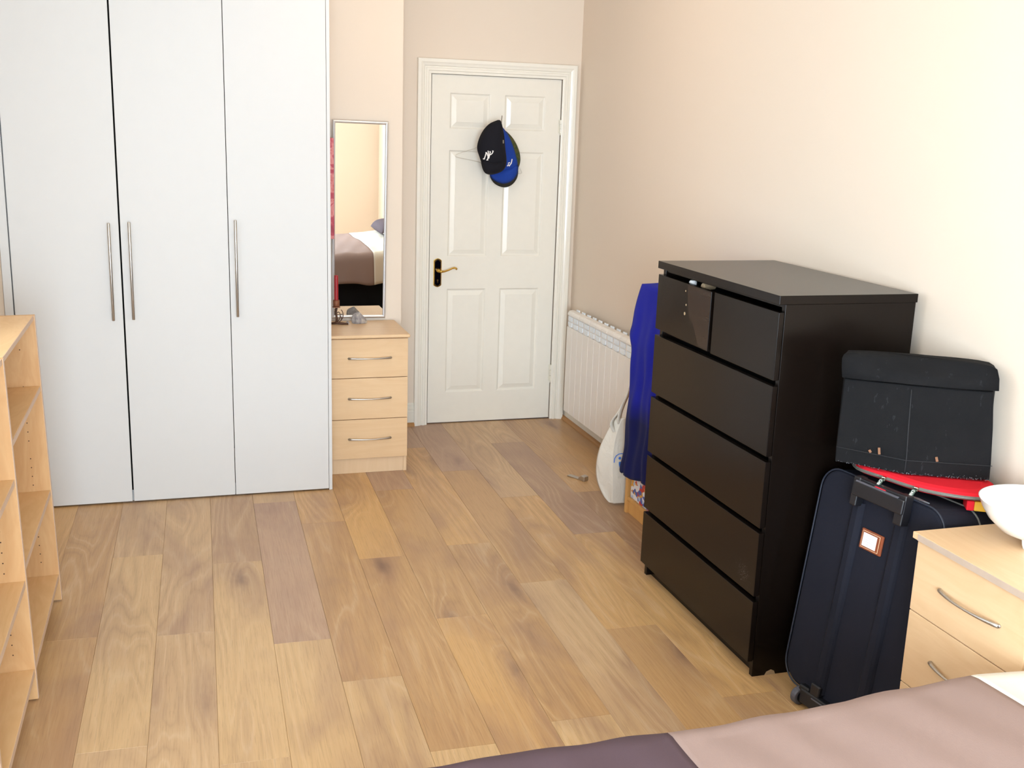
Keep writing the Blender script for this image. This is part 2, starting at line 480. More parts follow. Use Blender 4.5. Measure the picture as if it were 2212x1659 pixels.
def make_planks():
    ca, sa = math.cos(A), math.sin(A)
    for col in range(-5, 12):
        u0, u1 = U0 + col * PW, U0 + (col + 1) * PW
        j = joints.get(col, -random.uniform(.3, 1.4))
        while j < -PL + .0: j += PL
        ends = [.0]; v = j
        while v > YB: ends.append(v); v -= PL
        ends.append(YB - .02)
        for i, (b, a) in enumerate(zip(ends, ends[1:])):
            ua, ub = u0, u1
            # keep inside the side walls
            umin = XL * ca - ((a + b) / 2) * sa; umax = 0 * ca - ((a + b) / 2) * sa
            ua = max(ua, umin); ub = min(ub, umax)
            if ub - ua < .01 or b - a < .01: continue
            w, l, c = (ub - ua) / 2 - .0002, (b - a) / 2 - .0001, .0010
            bm = bmesh.new()
            top = [bm.verts.new(p) for p in ((-w + c, -l + c * .5, 0), (w - c, -l + c * .5, 0), (w - c, l - c * .5, 0), (-w + c, l - c * .5, 0))]
            mid = [bm.verts.new(p) for p in ((-w, -l, -c), (w, -l, -c), (w, l, -c), (-w, l, -c))]
            bot = [bm.verts.new(p) for p in ((-w, -l, -.010), (w, -l, -.010), (w, l, -.010), (-w, l, -.010))]
            bm.faces.new(top)
            for q in range(4):
                bm.faces.new((mid[q], mid[(q + 1) % 4], top[(q + 1) % 4], top[q])); bm.faces.new((bot[q], bot[(q + 1) % 4], mid[(q + 1) % 4], mid[q]))
            o = mk('plank', bm, 'oak_plank', fl)
            uc, vc = (ua + ub) / 2, (a + b) / 2
            o.location = (uc * ca + vc * sa, -uc * sa + vc * ca, 0)
            o.rotation_euler = (0, 0, -A)
            o.color = hx(tint.get((col, i), random.choice((GOLD, TAN, MAUVE, BROWN, LIGHT))))
make_planks()

PX, PYF = -1.112, -.44                       # wall pier behind the wardrobe
DX0, DX1, DZ = -.868, -.109, 1.987           # door leaf
def walls():
    bm = bmesh.new()                           # far wall with the door opening
    bx(bm, PX - .3, DX0 - .006, 0, .12, 0, ZC); bx(bm, DX1 + .006, .12, 0, .12, 0, ZC); bx(bm, DX0 - .006, DX1 + .006, 0, .12, DZ + .006, ZC)
    bx(bm, DX0 - .1, DX1 + .1, .055, .12, 0, DZ + .05)
    tag(mk('wall_far', bm, 'paint_peach'), kind='structure')
    tag(box('wall_pier', (XL - .12, PX, PYF, .12, 0, ZC), 'paint_peach', bevel=.004), kind='structure')
    tag(box('wall_right', (0, .12, YB - .12, .12, -.01, ZC), 'paint_peach', bevel=0), kind='structure')
    bm = bmesh.new()                           # left wall with the window
    bx(bm, XL - .16, XL, YB - .12, WIN_Y0, -.01, ZC); bx(bm, XL - .16, XL, WIN_Y1, PYF, -.01, ZC)
    bx(bm, XL - .16, XL, WIN_Y0, WIN_Y1, -.01, WIN_Z0); bx(bm, XL - .16, XL, WIN_Y0, WIN_Y1, WIN_Z1, ZC)
    tag(mk('wall_left', bm, 'paint_peach'), kind='structure')
    bm = bmesh.new()
    bx(bm, XL, W2_X0, YB - .12, YB, -.01, ZC); bx(bm, W2_X1, 0, YB - .12, YB, -.01, ZC)
    bx(bm, W2_X0, W2_X1, YB - .12, YB, -.01, W2_Z0); bx(bm, W2_X0, W2_X1, YB - .12, YB, W2_Z1, ZC)
    tag(mk('wall_back', bm, 'paint_peach'), kind='structure')
    tag(box('ceiling', (XL - .12, .12, YB - .12, .12, ZC, ZC + .1), 'paint_ceiling', bevel=0), kind='structure')
walls()
def window(name, f, a0, a1, z0, z1):
    """f(a, d, z): a along the wall, d depth inwards, z up"""
    w = empty(name, f((a0 + a1) / 2, 0, z0), kind='structure')
    inv = Matrix.Translation(-Vector(w.location))
    def part(nm, boxes, mat):
        bm = bmesh.new()
        for q in boxes:
            p0 = Vector(f(q[0], q[2], q[4])); p1 = Vector(f(q[1], q[3], q[5]))
            bx(bm, min(p0.x, p1.x), max(p0.x, p1.x), min(p0.y, p1.y), max(p0.y, p1.y), min(p0.z, p1.z), max(p0.z, p1.z))
        bm.transform(inv); return mk(nm, bm, mat, w, .003)
    mid = (a0 + a1) / 2; t = .05
    part('window_frame', [(a0, a1, -.08, -.02, z0, z0 + t), (a0, a1, -.08, -.02, z1 - t, z1), (a0, a0 + t, -.08, -.02, z0 + t, z1 - t), (a1 - t, a1, -.08, -.02, z0 + t, z1 - t), (mid - t / 2, mid + t / 2, -.08, -.02, z0 + t, z1 - t)], 'window_white')
    part('pane', [(a0 + t, mid - t / 2, -.052, -.048, z0 + t, z1 - t)], 'window_glass')
    part('pane', [(mid + t / 2, a1 - t, -.052, -.048, z0 + t, z1 - t)], 'window_glass')
    part('window_sill', [(a0 - .05, a1 + .05, -.02, .10, z0 - .03, z0)], 'window_white')
window('window_1', lambda a, d, z: (XL + d, a, z), WIN_Y0, WIN_Y1, WIN_Z0, WIN_Z1)
window('added_fill_window', lambda a, d, z: (a, YB + d, z), W2_X0, W2_X1, W2_Z0, W2_Z1)  # unseen window, added as the opening for the fill light

def skirt(name, prof, p0, p1, nrm, mat):
    """run a (out, z) profile from p0 to p1; nrm points into the room"""
    bm = bmesh.new(); n = Vector(nrm)
    a = [bm.verts.new((p0[0] + n.x * o, p0[1] + n.y * o, z)) for o, z in prof]; b = [bm.verts.new((p1[0] + n.x * o, p1[1] + n.y * o, z)) for o, z in prof]
    bm.faces.new(a); bm.faces.new(b[::-1]); m = len(prof)
    for i in range(m): bm.faces.new((a[i], a[(i + 1) % m], b[(i + 1) % m], b[i]))
    return tag(mk(name, bm, mat), kind='structure')
SK = [(0, 0), (.018, 0), (.018, .085), (.013, .092), (.016, .098), (.016, .104), (.010, .112), (.010, .125), (.004, .135), (0, .135)]
QD = [(.018, 0)] + [(.018 + .02 * math.cos(R(a)), .02 * math.sin(R(a))) for a in range(0, 91, 15)]
skirt('baseboard_right', SK, (0, 0), (0, YB), (-1, 0, 0), 'skirting_white')
skirt('trim_3', QD, (0, 0), (0, YB), (-1, 0, 0), 'quadrant')
skirt('baseboard_far', SK, (PX, 0), (DX0 - .079, 0), (0, -1, 0), 'skirting_white')
skirt('trim_4', QD, (PX, 0), (DX0 - .079, 0), (0, -1, 0), 'quadrant')
skirt('baseboard_left', SK, (XL, YB), (XL, -3.42), (1, 0, 0), 'skirting_white')
skirt('baseboard_back', SK, (XL, YB), (0, YB), (0, 1, 0), 'skirting_white')

def architrave():
    prof = [(0, 0), (0, .012), (.005, .014), (.013, .014), (.017, .020), (.028, .020), (.032, .015), (.037, .015), (.042, .022), (.052, .025), (.060, .030), (.076, .030), (.078, .028), (.078, 0)]
    x0, x1, zt = DX0 - .002, DX1 + .001, DZ - .001
    bm = bmesh.new(); secs = []
    for k in range(4):
        s = []
        for w, p in prof:
            P = ((x0 - w, -p, 0), (x0 - w, -p, zt + w), (x1 + w, -p, zt + w), (x1 + w, -p, 0))[k]
            s.append(bm.verts.new(P))
        secs.append(s)
    for a, b in zip(secs, secs[1:]):
        for i in range(len(prof) - 1): bm.faces.new((a[i], a[i + 1], b[i + 1], b[i]))
    bm.faces.new(secs[0]); bm.faces.new(secs[-1][::-1])
    tag(mk('trim_1', bm, 'gloss_trim'), kind='structure')
architrave()

def door():
    d = empty('door_1', (DX0, 0, 0), kind='structure')
    W, Hh = DX1 - DX0, DZ
    fy = .006                                   # face of the leaf
    x1, x2, x3, x4 = .108, .340, .424, .666
    rows = [(.186, .800), (.985, 1.580), (1.695, 1.889)]
    xs = [.005, x1, x2, x3, x4, W - .002]; zs = [.006] + [v for r in rows for v in r] + [Hh - .003]
    bm = bmesh.new()
    for i in range(5):
        for j in range(len(zs) - 1):
            if i in (1, 3) and j in (1, 3, 5): continue
            q = [bm.verts.new((xs[a], fy, zs[b])) for a, b in ((i, j), (i + 1, j), (i + 1, j + 1), (i, j + 1))]; bm.faces.new(q)
    bmesh.ops.remove_doubles(bm, verts=bm.verts, dist=1e-5)
    # edges of the leaf
    for a, b in (((xs[0], zs[0]), (xs[0], zs[-1])), ((xs[-1], zs[0]), (xs[-1], zs[-1])), ((xs[0], zs[0]), (xs[-1], zs[0])), ((xs[0], zs[-1]), (xs[-1], zs[-1]))):
        bm.faces.new([bm.verts.new(p) for p in ((a[0], fy, a[1]), (b[0], fy, b[1]), (b[0], fy + .04, b[1]), (a[0], fy + .04, a[1]))])
    bm.faces.new([bm.verts.new(p) for p in ((xs[0], fy + .04, zs[0]), (xs[-1], fy + .04, zs[0]), (xs[-1], fy + .04, zs[-1]), (xs[0], fy + .04, zs[-1]))])
    mk('door_leaf', bm, 'gloss_door', d)
    for (z0, z1) in rows:
        for (a, b) in ((x1, x2), (x3, x4)):
            bm = bmesh.new()
            prof = [(0, 0), (.003, .0015), (.006, .006), (.010, .0085), (.014, .0085), (.017, .0075), (.036, .0015), (.038, .0005), (.040, .0005)]
            loops = []
            for w, dep in prof:
                loops.append([bm.verts.new(p) for p in ((a + w, fy + dep, z0 + w), (b - w, fy + dep, z0 + w), (b - w, fy + dep, z1 - w), (a + w, fy + dep, z1 - w))])
            for p, q in zip(loops, loops[1:]):
                for k in range(4): bm.faces.new((p[k], p[(k + 1) % 4], q[(k + 1) % 4], q[k]))
            bm.faces.new(loops[-1])
            mk('door_panel', bm, 'gloss_door', d)
    # hinges
    for z0, z1 in ((1.690, 1.765), (.235, .335)):
        bm = bmesh.new(); hx_ = W + .000
        for k in range(3):
            a = z0 + (z1 - z0) * k / 3; b = z0 + (z1 - z0) * (k + 1) / 3 - .002
            tube(bm, ((hx_, .0, a), (hx_, .0, b)), .007, 10)
        tube(bm, ((hx_, 0, z0 - .012), (hx_, 0, z0)), [.003, .0065], 8)
        bx(bm, hx_ - .012, hx_, .004, .008, z0, z1)
        tag(mk('hinge', bm, 'hinge_paint', d, smooth=False), 'painted over butt hinge')
    # brass lever handle on a shaped plate
    h = empty('door_handle'); h.parent = d; h.location = (.052, fy, .893)
    tag(h, 'brass lever handle with a dark mirror backplate')
    def plate(w, hh, y0, y1):
        q = [(-w, -hh + .012), (-w * .55, -hh + .004), (0, -hh), (w * .55, -hh + .004), (w, -hh + .012), (w, hh - .012), (w * .55, hh - .004), (0, hh), (-w * .55, hh - .004), (-w, hh - .012)]
        bm = bmesh.new(); prism(bm, q, y0, y1, lambda u, v, t: (u, t, v)); return bm
    mk('backplate', plate(.0235, .083, -.007, 0), 'brass', h, .003, 3)
    bm = plate(.0165, .074, -.0085, -.006); mk('plate_face', bm, 'plate_dark', h, .001)
    bm = bmesh.new(); tube(bm, ((0, -.006, .016), (0, -.020, .016), (0, -.045, .014)), [.013, .011, .0085], 14)
    tube(bm, ((0, -.045, .014), (.012, -.048, .012), (.030, -.048, .013), (.055, -.047, .021), (.075, -.046, .030), (.088, -.046, .033), (.097, -.047, .030), (.103, -.048, .024)), [.0085, .0075, .0055, .005, .005, .0055, .006, .0055], 12)
    mk('lever', bm, 'brass', h, smooth=True)
    bm = bmesh.new(); tube(bm, ((0, -.009, -.042), (0, -.011, -.042)), .005, 10); bx(bm, -.0016, .0016, -.0105, -.009, -.056, -.044)
    mk('keyhole', bm, 'brass', h)
plain('plate_dark', '3a3230', .12, 1, var=.1)
door()

# ------------------------------------------------------------------ wardrobe
def wardrobe():
    fy = -1.058; zt = 2.36
    w = empty('wardrobe', (-2.23, fy, 0), label='tall white three-door wardrobe with long steel bar handles', cat='wardrobe')
    inv = Matrix.Translation(-Vector(w.location))
    def p(nm, boxes, mat, par=w, bevel=.0012, **kw):
        bm = bmesh.new()
        for b in boxes: bx(bm, *b)
        bm.transform(inv); return mk(nm, bm, mat, par, bevel, **kw)
    p('side_panel', [(-1.577, -1.562, fy + .004, PYF - .003, .0, zt)], 'wardrobe_white')
    p('side_panel', [(-2.896, -2.880, fy + .022, PYF - .003, .0, zt)], 'wardrobe_white')
    p('filler_strip', [(-2.931, -2.897, fy + .006, fy + .024, .0, zt)], 'wardrobe_white')
    p('top_panel', [(-2.880, -1.577, fy + .022, PYF - .003, zt - .02, zt)], 'wardrobe_white')
    p('back_panel', [(-2.880, -1.577, PYF - .012, PYF - .004, .05, zt - .02)], 'dark_void')
    p('plinth', [(-2.880, -1.577, fy + .035, fy + .05, .0, .05)], 'wardrobe_white')
    p('gap_shade_strip', [(-2.470, -2.440, fy + .035, fy + .055, .05, zt - .02)], 'dark_void')  # dark strip put behind the door gap as its shade
    for (a, b, hxp, z0, z1) in ((-2.891, -2.4625, -2.5005, .842, 1.260), (-2.4555, -2.0115, -2.4185, .845, 1.265), (-2.0085, -1.579, -1.9805, .849, 1.276)):
        dr = p('door', [(a, b, fy, fy + .018, .008, zt - .003)], 'wardrobe_white')
        bm = bmesh.new(); tube(bm, ((hxp, fy - .032, z0), (hxp, fy - .032, z1)), .0062, 14)
        for z in (z0 + .06, z1 - .06): tube(bm, ((hxp, fy - .032, z), (hxp, fy + .001, z)), .0045, 10)
        bm.transform(inv); h = mk('handle', bm, 'steel', dr, smooth=False)
        md = h.modifiers.new('b', 'BEVEL'); md.width = .001; md.segments = 2; md.limit_method = 'ANGLE'; md.angle_limit = R(60)
        for pl in h.data.polygons: pl.use_smooth = len(pl.vertices) == 4
wardrobe()

# ------------------------------------------------------------------ beech bedside cabinets
def cabinet(label, loc, rz, worn):
    W, D = .402, .395
    c = empty('bedside_cabinet', loc, rz, label, 'cabinet')
    def p(nm, boxes, mat, par=c, bevel=.0012, seg=2):
        bm = bmesh.new()
        for b in boxes: bx(bm, *b)
        return mk(nm, bm, mat, par, bevel, seg)
    p('side_panel', [(.0, .016, .018, D, 0, .691)], 'beech_vertical'); p('side_panel', [(W - .016, W, .018, D, 0, .691)], 'beech_vertical')
    p('back_panel', [(.016, W - .016, D - .006, D, .02, .691)], 'beech_vertical')
    p('plinth', [(.016, W - .016, .022, .036, 0, .078)], 'beech_vertical')
    p('gap_shade_board', [(.016, W - .016, .030, .045, .078, .691)], 'dark_void')  # dark board behind the drawers, painted shade for their gaps
    if worn:
        p('top', [(-.008, W + .008, -.012, D, .691, .709)], 'beech', bevel=.002)
        s = p('edge_strip', [(.014, W + .008, -.0135, -.0115, .6915, .7085)], 'grey_strip', bevel=.0004); tag(s, 'worn grey front edge of the top')
    else:
        p('top', [(.0, W + .008, -.018, D, .691, .709)], 'beech', bevel=.008, seg=4)
    for z0, z1 in ((.494, .687), (.285, .491), (.082, .282)):
        d = p('drawer', [(.001, W - .001, 0, .017, z0, z1)], 'beech')
        zc = z0 + (z1 - z0) * .51; n = 17; pts = []; rad = []
        for i in range(n):
            t = i / (n - 1); x = .108 + .208 * t
            pts.append((x, -.004 - .019 * math.sin(math.pi * t) ** .8, zc)); rad.append(.0032 + .0030 * abs(2 * t - 1) ** 1.5)
        bm = bmesh.new(); tube(bm, pts, rad, 10)
        for k in (0, -1): tube(bm, (pts[k], (pts[k][0], .001, zc)), .005, 10)
        mk('handle', bm, 'satin_metal', d, smooth=True)
cabinet('beech three-drawer bedside cabinet standing beside the wardrobe under the mirror', (-1.5605, -.850, 0), 0, False)
cabinet('beech bedside cabinet with worn grey top edge between suitcase and bed', (-.400, -3.742, 0), R(-90), True)

# ------------------------------------------------------------------ mirror, print, candle, stones
def mirror():
    m = empty('wall_mirror', (-1.3405, PYF - .006, .722), label='tall narrow mirror in a slim silver frame above the small cabinet', cat='mirror')
    m.rotation_euler = (R(.63), R(.55), R(.35))
    w, h, t = .1405, .998, .016
    bm = bmesh.new(); prof = [(0, 0), (0, .010), (.003, .015), (.008, .017), (.013, .015), (.016, .006)]
    secs = [[], [], [], []]
    for k, (sx, sz) in enumerate(((-1, 0), (1, 0), (1, 1), (-1, 1))):
        for q, dp in prof: secs[k].append(bm.verts.new((sx * (w - q), -dp, q if sz == 0 else h - q)))
    for k in range(4):
        a, b = secs[k], secs[(k + 1) % 4]
        for i in range(len(prof) - 1): bm.faces.new((a[i], a[i + 1], b[i + 1], b[i]))
    mk('frame', bm, 'silver_frame', m)
    box('glass', (-w + t - .001, w - t + .001, -.0075, -.0065, t - .001, h - t + .001), 'mirror_glass', m, 0)
    box('backing', (-w + .002, w - .002, -.006, -.001, .002, h - .002), 'dark_void', m, 0)
mirror()
def pink():
    o = box('picture_panel', (-.034, .034, -.012, .012, 0, .495), 'pink_print', None, .002); o.location = (-1.506, -.505, 1.137)
    tag(o, 'pink and red patterned panel hanging in the gap beside the mirror', 'picture')
pink()
CT = .7092
def candle():
    h = empty('candle_holder', (-1.470, -.56, CT), label='rusty iron candle holder with curled twigs beside the mirror', cat='candle holder')
    bm = bmesh.new(); lathe(bm, [(0, .092), (.013, .092), (.0165, .097), (.0165, .124), (.014, .126), (.012, .118), (0, .118)], 16); mk('cup', bm, 'rust_collar', h, smooth=True)
    bm = bmesh.new(); lathe(bm, [(0, .088), (.020, .088), (.020, .092), (0, .092)], 16); mk('drip_plate', bm, 'rust_collar', h)
    bm = bmesh.new(); tube(bm, ((0, 0, .003), (.002, 0, .03), (-.002, 0, .06), (0, 0, .09)), [.007, .006, .005, .006], 8); mk('stem', bm, 'rust_iron', h, smooth=True)
    bm = bmesh.new(); tube(bm, ((-.028, .01, .004), (0, 0, .008), (.03, -.01, .006), (.058, -.014, .004)), [.005, .007, .006, .004], 8); mk('foot', bm, 'rust_iron', h, smooth=True)
    for s in (((.004, 0, .01), (.018, 0, .03), (.020, 0, .055), (.010, 0, .066), (.004, 0, .058)), ((.010, .004, .008), (.030, .004, .025), (.036, .004, .05), (.030, .004, .068), (.024, .004, .074)), ((.008, -.004, .008), (.022, -.006, .020), (.026, -.006, .036), (.018, -.006, .044))):
        bm = bmesh.new(); tube(bm, smooth_line(s), [.0022] * len(smooth_line(s)), 6); mk('twig', bm, 'rust_iron', h, smooth=True)
    c = bmesh.new(); lathe(c, [(0, 0), (.0105, 0), (.0105, .008), (.0100, .128), (.0092, .132), (0, .133)], 20)
    o = mk('candle', c, 'candle_red', None, smooth=True); o.location = (-1.470, -.56, CT + .1185)
    tag(o, 'tall dark red candle standing in the iron holder', 'candle')
def smooth_line(p, it=2):
    p = [Vector(q) for q in p]
    for _ in range(it):
        q = [p[0]]
        for a, b in zip(p, p[1:]): q += [a * .75 + b * .25, a * .25 + b * .75]
        p = q + [p[-1]]
    return p
candle()
def stone(loc, s, label, seed, rz):
    rnd = random.Random(seed); bm = bmesh.new(); bmesh.ops.create_icosphere(bm, subdivisions=3, radius=1)
    pl = [(Vector((rnd.uniform(-1, 1), rnd.uniform(-1, 1), rnd.uniform(-.3, 1))).normalized(), rnd.uniform(.55, .85)) for _ in range(11)]
    for v in bm.verts:
        for n, d in pl:
            e = v.co.dot(n)
            if e > d: v.co -= n * (e - d)
        if v.co.z < -.5: v.co.z = -.5
    zmin = min(v.co.z for v in bm.verts)
    for v in bm.verts: v.co = Vector((v.co.x * s[0], v.co.y * s[1], (v.co.z - zmin) * s[2] * (1 - .35 * max(0, v.co.x)) ))
    o = mk('stone', bm, 'rock'); o.location = loc; o.rotation_euler = (0, 0, rz); tag(o, label, 'stone', 'stones on the small cabinet')
stone((-1.346, -.535, CT), (.046, .032, .040), 'grey angular stone lying on the small cabinet below the mirror', 5, .1)
stone((-1.412, -.560, CT), (.011, .010, .012), 'tiny grey pebble beside the foot of the candle holder', 9, .6)

# ------------------------------------------------------------------ birch bookcase
def bookcase():
    XF, XBk = -2.668, -2.926
    b = empty('bookcase', (XBk, -2.06, 0), label='low birch bookcase with open shelves against the left wall', cat='bookcase')
    b.rotation_euler = (0, R(-1.35), 0)
    inv = Matrix.Translation(-Vector((XBk, -2.06, 0)))
    def p(nm, d, mat, par=b, bevel=.001):
        bm = bmesh.new(); bx(bm, *d); bm.transform(inv); return mk(nm, bm, mat, par, bevel)
    y = -2.06; T = .018; H = 1.034
    Y = [(-2.06 - T, -2.06), (-2.768 - T, -2.768), (-3.40 - T, -3.40)]
    for a, c in Y:
        sp = p('side_panel', (XBk, XF, a, c, 0, H), 'birch_panel')
        p('front_edge', (XF, XF + .0012, a + .0003, c - .0003, 0.001, H - .001), 'birch_edge', sp, 0)
        bm = bmesh.new()
        for side in (a - .0002, c + .0002):
            for k in range(26):
                z = .15 + .032 * k
                if k in (6, 13, 21, 22, 23): continue
                for x in (XF - .055,):
                    tube(bm, ((x, side - .0003, z), (x, side + .0003, z)), .0022, 6)
        bm.transform(inv); mk('peg_holes', bm, 'hole_dark', sp)['kind'] = 'stuff'
    for (c, a, zs) in ((Y[0][0], Y[1][1], (1.018, .772, .397, .080)), (Y[1][0], Y[2][1], (1.018, .668, .360, .080))):
        for i, z in enumerate(zs):
            sh = p('shelf', (XBk + .006, XF - .003, a + .0005, c - .0005, z, z + .018 - (0 if i else .002)), 'birch_shelf')
            p('front_edge', (XF - .003, XF - .0018, a + .0008, c - .0008, z + .0003, z + .0175 - (0 if i else .002)), 'birch_edge', sh, 0)
        p('back_panel', (XBk, XBk + .005, a, c, .08, 1.02), 'birch_panel')
bookcase()

# ------------------------------------------------------------------ black-brown chest of drawers
def chest():
    y0, y1 = -3.166, -2.312; xb = -.042
    c = empty('chest_of_drawers', (-.28, (y0 + y1) / 2, 0), label='tall black-brown chest of six drawers against the right wall', cat='chest of drawers')
    off = Vector(c.location); inv = Matrix.Translation(-off)
    def p(nm, boxes, mat='black_brown', par=c, bevel=.0012, rot=None):
        bm = bmesh.new()
        for b in boxes: bx(bm, *b)
        if rot: bmesh.ops.rotate(bm, verts=bm.verts, cent=rot[0], matrix=Matrix.Rotation(rot[1], 3, rot[2]))
        o = mk(nm, bm, mat, par, bevel); return o
    # world coordinates kept in the meshes; the parts are shifted back by the root's location
    parts = []
    parts += [p('top', [(-.523, xb + .004, y0 - .002, y1 + .002, 1.216, 1.243)])]
    parts += [p('side_panel', [(-.500, xb, y0, y0 + .020, 0, 1.216)]), p('side_panel', [(-.500, xb, y1 - .020, y1, 0, 1.216)])]
    parts += [p('back_panel', [(xb - .008, xb - .002, y0 + .02, y1 - .02, .03, 1.216)])]
    parts += [p('top_rail', [(-.495, -.482, y0 + .02, y1 - .02, 1.203, 1.216)])]
    parts += [p('plinth', [(-.480, -.465, y0 + .02, y1 - .02, 0, .060)])]
    parts += [p('divider', [(-.499, -.06, -2.752, -2.734, .99, 1.170)])]
    parts += [p('gap_shade_sheet', [(-.43, -.425, y0 + .02, y1 - .02, .06, .985)], 'dark_void')]  # dark sheet close behind the drawer fronts, shade for the gaps
    for z in (.052, .266, .490, .723, .968): parts += [p('rail', [(-.484, -.440, y0 + .02, y1 - .02, z + .002, z + .020)])]
    for i, (z0, z1) in enumerate(((.055, .262), (.281, .493), (.510, .726), (.744, .966))):
        parts += [p('drawer', [(-.520, -.502, y0, y1, z0, z1)], 'black_brown_worn' if i == 1 else 'black_brown')]
    parts += [p('drawer', [(-.520, -.502, y0, -2.757, .984, 1.192)])]
    d = p('drawer', [(-.520, -.502, -2.733, y1, .990, 1.194)], rot=((-.511, y1, .99), R(.5), 'X')); parts += [d]
    # peeled patch of foil on the top far drawer
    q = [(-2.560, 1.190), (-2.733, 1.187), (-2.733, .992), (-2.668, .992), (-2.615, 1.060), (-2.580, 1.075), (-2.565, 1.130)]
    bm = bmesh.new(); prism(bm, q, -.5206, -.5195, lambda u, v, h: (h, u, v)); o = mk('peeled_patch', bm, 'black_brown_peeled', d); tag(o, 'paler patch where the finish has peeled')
    for (u, v, r) in ((-2.545, 1.165, .003), (-2.555, 1.117, .0035), (-2.548, 1.085, .006)):
        bm = bmesh.new(); tube(bm, ((-.5212, u, v), (-.5200, u, v)), r, 8); mk('chip', bm, 'chip_beige', d)
    bm = bmesh.new(); prism(bm, [(-.455, .0), (-.415, .0), (-.420, .012), (-.432, .018), (-.448, .012)], y0 - .0008, y0 + .001, lambda u, v, h: (u, h, v))
    o2 = mk('chip', bm, 'chip_beige', c); tag(o2, 'pale chip in the foot of the side panel'); parts += [o2]
    for o in parts: o.location = -off
    # things peeping out of the open drawer
    bm = bmesh.new(); tube(bm, ((0, 0, 0), (0, 0, .028), (0, 0, .034)), [.014, .014, .010], 14)
    o = mk('jar', bm, 'ceramic_white', None, .001); o.location = (-.482, -2.52, 1.165); tag(o, 'small white jar lid peeping out of the top drawer', 'jar')
    bm = bmesh.new(); tube(bm, ((0, 0, 0), (.05, .01, .0)), .012, 12)
    o = mk('wooden_roll', bm, 'chip_beige', None, .002); o.location = (-.484, -2.60, 1.188); tag(o, 'small beige roll lying in the open top drawer', 'roll')
    bm = bmesh.new(); bx(bm, -.495, -.06, -2.73, -2.335, .996, 1.006); bx(bm, -.495, -.06, -2.73, -2.722, 1.006, 1.13); bx(bm, -.495, -.06, -2.343, -2.335, 1.006, 1.13)
    o = mk('drawer_box', bm, 'black_brown', d)
    bm = bmesh.new(); bx(bm, -.480, -.30, -2.70, -2.36, 1.0065, 1.149)
    o = mk('folded_cloth', bm, 'divan_black', None, .01, 3); tag(o, 'dark folded cloth lying in the open top drawer of the black chest', 'cloth')
chest()

# ------------------------------------------------------------------ radiator
plain('gap_shade_grey', '6f6a66', .6)  # darker grey that stands in for shade between radiator sections
def radiator():
    r = empty('radiator', (-.065, -.9, .11), label='white panel radiator on the right wall by the door', cat='radiator')
    off = Vector(r.location)
    y = -.311 + .0855; pitch = .0855
    def section():
        w = pitch / 2 - .0016
        bm = bmesh.new(); bx(bm, -.035, .020, -w, w, 0, .500); bx(bm, -.028, .020, -w, w, .500, .568)
        # rounded top cap
        prof = [(-.035, .568), (-.033, .580), (-.024, .590), (-.006, .594), (.012, .590), (.020, .580), (.020, .568)]
        prism(bm, prof, -w, w, lambda u, v, h: (u, h, v))
        body = mk('section', bm, 'white_radiator', r, .0014, 2)
        g = bmesh.new(); bx(g, -.0335, -.029, -w + .008, w - .010, .536, .562)
        q = [(-w + .008, .506), (-w + .018, .502), (0, .500), (w - .018, .506), (w - .012, .516), (w - .010, .530), (-w + .008, .530)]
        prism(g, q, -.0345, -.028, lambda u, v, h: (h, u, v))
        gr = mk('grille', g, 'grille_white', body, .003, 2)
        h = bmesh.new(); bx(h, .010, .0195, -w + .02, w - .02, .570, .599); vn = mk('vent_fin', h, 'grille_white', body, .003, 2)
        return body, (gr, vn)
    b0, g0 = section()
    n = 16
    for k in range(n):
        if k == 0: b = b0
        else:
            b = b0.copy(); COL.objects.link(b); b.parent = r
            for g1 in g0:
                g = g1.copy(); COL.objects.link(g); g.parent = b
        b.location = (0, y - pitch / 2 - k * pitch - off.y, 0)
    bm = bmesh.new(); bx(bm, -.022, .010, y - n * pitch + .004 - off.y, y - .004 - off.y, .015, .560); mk('core', bm, 'gap_shade_grey', r, .002)  # dark core added so the section gaps look shaded
    for yy in (-.45, -1.35):
        for zz in (.14, .42):
            bm = bmesh.new(); bx(bm, .018, .0645, yy - .02 - off.y, yy + .02 - off.y, zz, zz + .04); mk('bracket', bm, 'white_radiator', r, .002)
radiator()

# ------------------------------------------------------------------ pine shelf, fleece, tote, magazine
def pine_shelf():
    x0, x1, y0, y1, H = -.300, -.045, -2.285, -1.630, .80
    s = empty('pine_shelf_unit', ((x0 + x1) / 2, (y0 + y1) / 2, 0), label='small pine shelf unit half hidden behind the black chest', cat='shelf unit')
    off = Vector(s.location); inv = Matrix.Translation(-off)
    def p(nm, d):
        bm = bmesh.new(); bx(bm, *d); bm.transform(inv); return mk(nm, bm, 'pine', s, .0015)
    p('side_panel', (x0, x1, y1 - .022, y1, 0, H)); p('side_panel', (x0, x1, y0, y0 + .022, 0, H)); p('top', (x0, x1, y0, y1, H, H + .018))
    p('upper_compartment', (x0, x1, y0 + .01, -1.745, H + .018, 1.060))
    for z in (.062, .40): p('shelf', (x0 + .004, x1, y0 + .022, y1 - .022, z, z + .018))
    p('plinth', (x0 + .012, x0 + .028, y0 + .022, y1 - .022, 0, .062)); p('back_panel', (x1, x1 + .004, y0, y1, .03, H))
    o = box('magazine', (-.285, -.279, -2.02, -1.660, .0805, .335), 'magazine_print', None, .0005)
    tag(o, 'colourful red and blue picture magazine standing on the bottom pine shelf', 'magazine')
pine_shelf()

